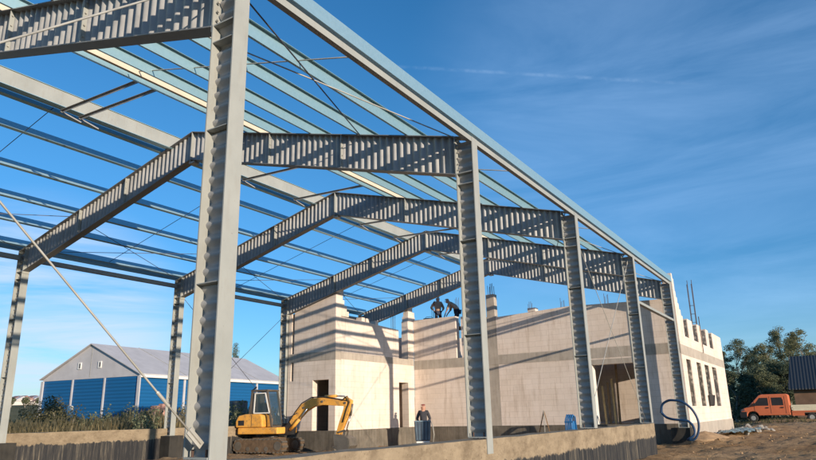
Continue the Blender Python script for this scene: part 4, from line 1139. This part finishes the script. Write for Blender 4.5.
# ------------------------------------------------------------------ vegetation
def leaf_blob(verts, faces, c, r, n, size, rnd, flat=1.0):
    for _ in range(n):
        d = V((rnd.gauss(0, 1), rnd.gauss(0, 1), rnd.gauss(0, 1))).normalized()*(rnd.random()**.45)
        p = V(c)+V((d.x*r[0], d.y*r[1], d.z*r[2])); s = size*rnd.uniform(.6, 1.4)
        a = V((rnd.gauss(0, 1), rnd.gauss(0, 1), rnd.gauss(0, 1)*.6)).normalized(); b = a.orthogonal().normalized()
        b = (b*math.cos(rnd.random()*6)+a.cross(b)*math.sin(rnd.random()*6)); i = len(verts)
        verts += [tuple(p-a*s), tuple(p+b*s*.55), tuple(p+a*s), tuple(p-b*s*.55)]; faces.append((i, i+1, i+2, i+3))
def tree(x, y, h, wd, mat, label, seed, name='deciduous_tree', n=15000, trunk=.13, low=.12, kind='round'):
    rnd = random.Random(seed); z0 = gh(x, y)-.1
    root = thing(name, (x, y, z0), label, 'tree', 'trees behind the truck')
    tm = MB(); pts = [V((x, y, z0))]
    for k in range(1, 9): pts.append(V((x+rnd.gauss(0, .10)*k*.4, y+rnd.gauss(0, .1)*k*.4, z0+h*.92*k/8)))
    tm.tube(pts, [trunk*(1-.85*k/8) for k in range(9)], 8)
    vs, fs = [], []
    nb = 34
    for k in range(nb):
        fr = low+(1-low)*(k+rnd.random())/nb; a = rnd.random()*2*PI
        base_ = pts[min(8, int(fr*.9*8))]
        if kind == 'round': rr = wd*(math.sin(PI*min(1, fr*.80+.20))**.55)*rnd.uniform(.35, 1.0)
        else: rr = wd*(1.05-fr)*rnd.uniform(.5, 1.0)+.15
        tip = V((x+rr*math.cos(a), y+rr*math.sin(a), z0+h*fr+rr*(.25 if kind == 'round' else -.1)))
        tm.tube([base_, base_.lerp(tip, .5)+V((0, 0, .1)), tip], [trunk*.35*(1-fr*.6), trunk*.2*(1-fr*.6), .015], 5)
        cr_ = wd*rnd.uniform(.16, .34)
        leaf_blob(vs, fs, tip, (cr_, cr_, cr_*.75), int(n/nb*.75), .062, rnd)
        leaf_blob(vs, fs, base_.lerp(tip, .55), (cr_*.9, cr_*.9, cr_*.7), int(n/nb*.25), .062, rnd)
    tm.build('trunk', M['bark'], root, smooth=True)
    m = MB(); m.v, m.f = vs, fs; m.build('crown', mat, root, recalc=False)
# (px x, top px y, distance, width, material, kind)
TL = [(722, 352, 84, 1.6, 'leaf', 'round', 'dark tree half hidden by the far end of the sunlit wall, leftmost of the row'),
      (736, 340, 78, 2.2, 'leaf', 'round', 'dark green round tree right beside the far end of the sunlit wall'),
      (752, 350, 82, 1.9, 'pine', 'round', 'blackish green tree low behind the bonnet of the orange truck'),
      (763, 345, 76, 1.8, 'leafb', 'round', 'olive tree rising behind the orange truck cab windscreen'),
      (776, 329, 80, 2.2, 'leafb', 'round', 'tallest loose olive tree above the orange truck cab'),
      (788, 340, 84, 1.8, 'leaf', 'round', 'dark tree behind and between the two tallest trees'),
      (799, 330, 78, 2.3, 'leafb', 'round', 'tall olive tree just left of the dark barn roof'),
      (812, 352, 86, 1.9, 'leaf', 'round', 'dark tree peeping over the dark barn roof'),
      (744, 372, 66, 1.8, 'pine', 'cone', 'low dark conifer between the wall end and the truck bonnet'),
      (757, 366, 68, 1.9, 'leaf', 'round', 'bushy lower tree directly behind the truck bonnet'),
      (784, 364, 70, 2.0, 'pine', 'round', 'bushy dark lower tree directly behind the truck cab'),
      (770, 362, 71, 2.0, 'leaf', 'round', 'bushy mid green lower tree behind the truck roof'),
      (830, 345, 84, 2.4, 'leafb', 'round', 'olive tree cut off by the right edge above the barn'),
      (730, 372, 64, 1.6, 'leaf', 'round', 'low bushy tree touching the wall end beside the truck')]
for i, (u, v, D, wd, mt, kd, lb) in enumerate(TL):
    p = at(u, v, D); tree(p.x, p.y, (p.z-gh(p.x, p.y))*1.0, wd, M[mt], lb, 11+i, 'pine_tree' if mt == 'pine' else 'deciduous_tree', kind=kd, low=.10)
# two more behind at left hall and far
def shrub(u, v, D, wd, mat, label, seed, n=2600, cat='bush', ls=.05):
    p = at(u, v, D); rnd = random.Random(seed); z0 = gh(p.x, p.y)-.05; h = p.z-z0
    root = thing('bush', (p.x, p.y, z0), label, cat)
    tm = MB(); vs, fs = [], []
    for k in range(9):
        a = rnd.random()*6.28; r_ = wd*rnd.uniform(.2, .9); tip = V((p.x+r_*math.cos(a), p.y+r_*math.sin(a), z0+h*rnd.uniform(.35, .95)))
        tm.tube([(p.x, p.y, z0), tip], [.03, .01], 5)
        leaf_blob(vs, fs, tip-V((0, 0, h*.1)), (wd*.4, wd*.4, h*.28), n//9, ls, rnd)
    tm.build('stems', M['bark'], root); m = MB(); m.v, m.f = vs, fs; m.build('foliage', mat, root, recalc=False)
shrub(42, 401, 40, 1.3, M['bush'], 'olive bush at the left corner of the blue hall, nearest the left column', 1, 5200)
shrub(55, 404, 36, 1.5, M['bush'], 'broad olive bush before the left end of the blue hall gable', 2, 5200)
shrub(24, 406, 44, .5, M['pine'], 'small dark conical shrub out in the field beyond the left column', 3, 900)
shrub(124, 407, 33, .8, M['leaf'], 'green bush before the corner post of the blue hall', 4, 1500)
shrub(108, 413, 30, .9, M['leaf'], 'low dark green bush in the weeds before the blue gable', 5, 1500)
shrub(68, 406, 34, 1.0, M['bush'], 'olive bush among the weeds before the second blue panel', 6, 1500)
shrub(241, 402, 30, .8, M['leaf'], 'green bush behind the excavator hood', 8, 1400)
shrub(150, 409, 27, .7, M['leaf'], 'dark bush left of the second left column', 9, 1200)
shrub(183, 404, 36, .8, M['leafb'], 'olive bush between the left column and the huge front column', 12, 1200)
pt = at(236, 344, 112)
tree(pt.x, pt.y, pt.z-gh(pt.x, pt.y), 2.0, M['leaf'], 'lone dark tree top peeping over the pale hall roof', 77, n=9000)
# dry weeds : uncountable
rnd = random.Random(5); vs, fs = [], []
for _ in range(52000):
    x = rnd.uniform(-40, -16.6); y = rnd.uniform(4, 33)
    d = (-16.5-x)
    dens = noise.noise(V((x*.25, y*.25, 9)))
    if dens < -.25: continue
    z = gh(x, y); hh = (.80+.9*dens+rnd.random()*.6)*(1.0 if d > 1.2 else .75)
    a = rnd.random()*6.28; w_ = .018+.012*rnd.random(); lx, ly = rnd.gauss(0, .18), rnd.gauss(0, .18); i = len(vs)
    ca_, sa_ = math.cos(a)*w_, math.sin(a)*w_
    vs += [(x-ca_, y-sa_, z), (x+ca_, y+sa_, z), (x+lx*.5+ca_*.8, y+ly*.5+sa_*.8, z+hh*.6), (x+lx+0, y+ly, z+hh), (x+lx*.5-ca_*.8, y+ly*.5-sa_*.8, z+hh*.6)]
    fs.append((i, i+1, i+2, i+3, i+4))
    if rnd.random() < .5:   # seed heads
        s = .05; c_ = V((x+lx, y+ly, z+hh)); i = len(vs)
        vs += [tuple(c_+V((-s, 0, 0))), tuple(c_+V((0, 0, -.1))), tuple(c_+V((s, 0, 0))), tuple(c_+V((0, 0, .12)))]; fs.append((i, i+1, i+2, i+3))
m = MB(); m.v, m.f = vs, fs; tag(m.build('dry_weeds', M['drygrass'], recalc=False), 'tall brown dry weeds between the left beam and the blue hall', 'weeds', kind='stuff')
# short grass verge before the trees
vs, fs = [], []
for _ in range(16000):
    x = rnd.uniform(-4, 14); y = rnd.uniform(43.5, 62); z = gh(x, y); hh = rnd.uniform(.08, .30); a = rnd.random()*6.28; i = len(vs)
    ca_, sa_ = math.cos(a)*.03, math.sin(a)*.03
    vs += [(x-ca_, y-sa_, z), (x+ca_, y+sa_, z), (x+rnd.gauss(0, .05), y, z+hh)]; fs.append((i, i+1, i+2))
m = MB(); m.v, m.f = vs, fs; tag(m.build('grass_verge', M['bush'], recalc=False), 'short rough grass around the orange truck', 'grass', kind='stuff')

# ------------------------------------------------------------------ orange double-cab truck
tp = at(742, 418, 50); tz = gh(tp.x+2, tp.y)
tx, ty = tp.x, tp.y-.2
trk = thing('pickup_truck', (tx+2.5, ty+.9, tz), 'orange double-cab flatbed truck parked before the trees, loaded with pale sheets', 'truck')
def tq(poly, y0, y1): m = MB(); m.prism([(tx+a, tz+b) for a, b in poly], ty+y0, ty+y1, 'y'); return m
body = [(.05, .42), (.02, .75), (.12, .98), (.62, 1.18), (1.42, 1.98), (1.60, 2.05), (3.30, 2.05), (3.40, 1.95), (3.42, .50), (1.25, .50), (1.22, .62), (1.08, .78), (.86, .82), (.64, .78), (.50, .62), (.47, .42)]
cabt = tq(body, 0, 1.85).build('cab', M['orange'], trk, bevel=.04)
tq([(-.02, .35), (-.05, .70), (.05, .80), (.46, .80), (.46, .40), (.40, .35)], -.012, 1.862).build('bumper', M['black'], trk, bevel=.02)
tq([(.66, 1.22), (1.38, 1.95), (1.42, 1.93), (.72, 1.19)], .12, 1.73).build('windscreen', M['glass'], cabt)
MB().hexa([(tx+.60, ty+.14, tz+1.20), (tx+.66, ty+.14, tz+1.20), (tx+.66, ty+1.71, tz+1.20), (tx+.60, ty+1.71, tz+1.20), (tx+1.34, ty+.14, tz+1.95), (tx+1.38, ty+.14, tz+1.95), (tx+1.38, ty+1.71, tz+1.95), (tx+1.34, ty+1.71, tz+1.95)]).build('windscreen_pane', M['black'], cabt)
for poly, nm in (([(.98, 1.22), (1.46, 1.80), (2.02, 1.80), (2.02, 1.22)], 'front_window'), ([(2.26, 1.22), (2.26, 1.80), (2.95, 1.80), (3.02, 1.62), (3.02, 1.22)], 'rear_window')):
    wn = tq(poly, -.010, -.001).build(nm, M['black'], cabt)
    for k in range(len(poly)):
        pass
for x in (1.02, 2.12, 3.12): tq([(x, .62), (x+.02, .62), (x+.02, 1.88), (x, 1.88)], -.006, .0).build('door_seam', M['black'], cabt)
for x in (1.85, 2.85): tq([(x, 1.02), (x+.16, 1.02), (x+.16, 1.10), (x, 1.10)], -.04, .0).build('door_handle', M['black'], cabt)
tq([(.03, .80), (.08, .98), (.30, 1.04), (.34, .86)], -.008, .25).build('headlight', M['glass'], cabt)
tq([(1.0, 1.20), (1.16, 1.20), (1.16, 1.42), (1.0, 1.42)], -.22, -.05).build('mirror', M['black'], cabt)
def wheel(x, y0):
    wh = MB().tube([(tx+x, ty+y0, tz+.32), (tx+x, ty+y0+.04, tz+.32), (tx+x, ty+y0+.18, tz+.32), (tx+x, ty+y0+.22, tz+.32)], [.28, .32, .32, .28], 20).build('wheel', M['rubber'], trk)
    MB().tube([(tx+x, ty+y0-.004, tz+.32), (tx+x, ty+y0+.03, tz+.32)], .17, 14).build('rim', M['rod'], wh)
for x in (.86, 4.75):
    for y0 in (.02, 1.60): wheel(x, y0)
MB().box(tx+3.42, tx+6.6, ty+.5, ty+1.3, tz+.45, tz+.62).build('chassis', M['black'], trk)
MB().box(tx+3.50, tx+6.8, ty-.02, ty+1.9, tz+.70, tz+.80).build('flatbed', M['orange'], trk)
tq([(3.5, .45), (4.3, .45), (4.3, .69), (3.5, .69)], .02, .12).build('side_guard', M['orange'], trk)
ld = thing('sheet_load', (tx+5.1, ty+.9, tz+.81), 'pale cream stack of sheets lying on the orange truck bed', 'load')
m = MB()
for k in range(5):
    o_ = random.uniform(-.06, .06); m.box(tx+3.55+o_, tx+6.9+o_, ty+.05, ty+1.8, tz+.81+.085*k, tz+.81+.085*k+.075)
m.build('sheets', M['tarp'], ld)
K_ = .85; trk.scale = (K_,)*3; ld.scale = (K_,)*3; ld.location = V(trk.location)+K_*(V(ld.location)-V(trk.location))
for o_ in (trk, ld): o_.location.x -= .42
# road kerb / track line in front of truck
m = MB()
for i in range(60):
    x0, x1 = -3+.5*i, -3+.5*(i+1)
    f0, f1 = gh(x0, 44.6), gh(x1, 44.6)
    m.quad((x0, 44.2, gh(x0, 44.2)+.0), (x1, 44.2, gh(x1, 44.2)+.0), (x1, 44.6, f1+.16), (x0, 44.6, f0+.16))
    m.quad((x0, 44.6, f0+.16), (x1, 44.6, f1+.16), (x1, 45.2, gh(x1, 45.2)), (x0, 45.2, gh(x0, 45.2)))
tag(m.build('earth_bank', M['soil'], smooth=True), kind='structure')

# ------------------------------------------------------------------ barn at right
a = at(789, 392, 60); bx0, by0 = a.x, a.y; bz = gh(bx0, by0)-.1
zt_ = at(790, 390, 60).z; zr = at(800, 357, 63).z
barn = thing('barn', (bx0+5, by0+3, bz), 'low barn with dark ribbed metal roof at the right edge behind the truck', 'barn')
m = MB(); m.box(bx0+.3, bx0+11, by0+.3, by0+5.5, bz, zt_+.25); m.build('wall', M['brick'], barn)
m = MB(); m.hexa([(bx0-.0, by0-.2, zt_), (bx0+11.4, by0-.2, zt_), (bx0+11.4, by0+3.2, zr), (bx0+.3, by0+3.2, zr), (bx0-.0, by0-.2, zt_+.1), (bx0+11.4, by0-.2, zt_+.1), (bx0+11.4, by0+3.2, zr+.1), (bx0+.3, by0+3.2, zr+.1)])
m.build('roof', M['darkroof'], barn)
m = MB(); m.hexa([(bx0+.3, by0+3.201, zr), (bx0+11.4, by0+3.201, zr), (bx0+11.4, by0+6.4, zt_), (bx0, by0+6.4, zt_), (bx0+.3, by0+3.201, zr+.1), (bx0+11.4, by0+3.201, zr+.1), (bx0+11.4, by0+6.4, zt_+.1), (bx0, by0+6.4, zt_+.1)])
m.build('rear_roof', M['darkroof'], barn)
m = MB(); m.prism([(by0+.3, zt_+.2), (by0+5.5, zt_+.2), (by0+3.2, zr-.05)], bx0+.31, bx0+.5, 'x'); m.build('gable', M['brick'], barn)
for x in (2.2, 5.0, 8.0):
    MB().box(bx0+x, bx0+x+1.2, by0+.27, by0+.299, bz+.9, bz+2.0).build('window', M['black'], barn)

# ------------------------------------------------------------------ junk near the blue hall, town on the horizon
for i, (u, v, D, sx, sz, mt, lb) in enumerate(((157, 405, 44, .5, 1.0, 'pinkish', 'pinkish stacked bale by the blue side wall, left of the second left column'), (164, 403, 44, .45, 1.2, 'pinkish', 'taller pinkish bale by the blue side wall, just left of the second left column'),
        (238, 400, 40, .8, 1.0, 'pinkish', 'reddish crate stack behind the excavator hood'), (229, 402, 40, .6, .8, 'rubble', 'pale sack stack just right of the huge front column'), (70, 405, 38, .25, .6, 'white', 'small white bag caught in the weeds before the blue gable'))):
    p = at(u, v, D); z0 = gh(p.x, p.y)
    q = MB(); n = 3; hz = (p.z-z0)/n
    for k in range(n):
        o_ = .08*math.sin(k*2.3+i); q.box(p.x-sx/2+o_, p.x+sx/2+o_, p.y-sx/2, p.y+sx/2, z0+k*hz, z0+(k+1)*hz-.03)
    solo(q.build('bale_stack' if mt == 'pinkish' else 'sack_stack', M[mt], bevel=.08), lb, 'stack')
rnd = random.Random(21)
for i in range(46):
    u = 12+.72*i+rnd.uniform(-.5, .5); D = rnd.uniform(350, 425); p = at(u, 400, D); z0 = gh(p.x, p.y); s = rnd.uniform(.35, .75)
    root = thing('town_house', (p.x, p.y, z0), 'tiny pale house in the town on the horizon beyond the blue hall', 'house', 'houses of the far town')
    wx, wy_, hh = 3.2*s, 4*s, 3.4*s
    MB().box(p.x-wx, p.x+wx, p.y-wy_, p.y+wy_, z0-2, z0+hh).build('wall', M['tile'], root)
    m = MB(); m.prism([(p.y-wy_-.3, z0+hh+.01), (p.y+wy_+.3, z0+hh+.01), (p.y, z0+hh+2.0*s)], p.x-wx-.3, p.x+wx+.3, 'x'); m.build('roof', M['roofred'] if i % 3 else M['offwhite'], root)
for i, u in enumerate((12, 26, 40, 52)):
    p = at(u, 398, 300); z0 = gh(p.x, p.y); rt = thing('town_tree', (p.x, p.y, z0), 'small dark tree in front of the far town', 'tree', 'trees before the far town')
    vs, fs = [], []; leaf_blob(vs, fs, (p.x, p.y, z0+2.5), (1.6, 1.6, 1.4), 400, .35, rnd); m = MB(); m.v, m.f = vs, fs; m.build('crown', M['leaf'], rt, recalc=False)
    MB().tube([(p.x, p.y, z0-.5), (p.x, p.y, z0+2.5)], [.25, .1], 6).build('trunk', M['bark'], rt)
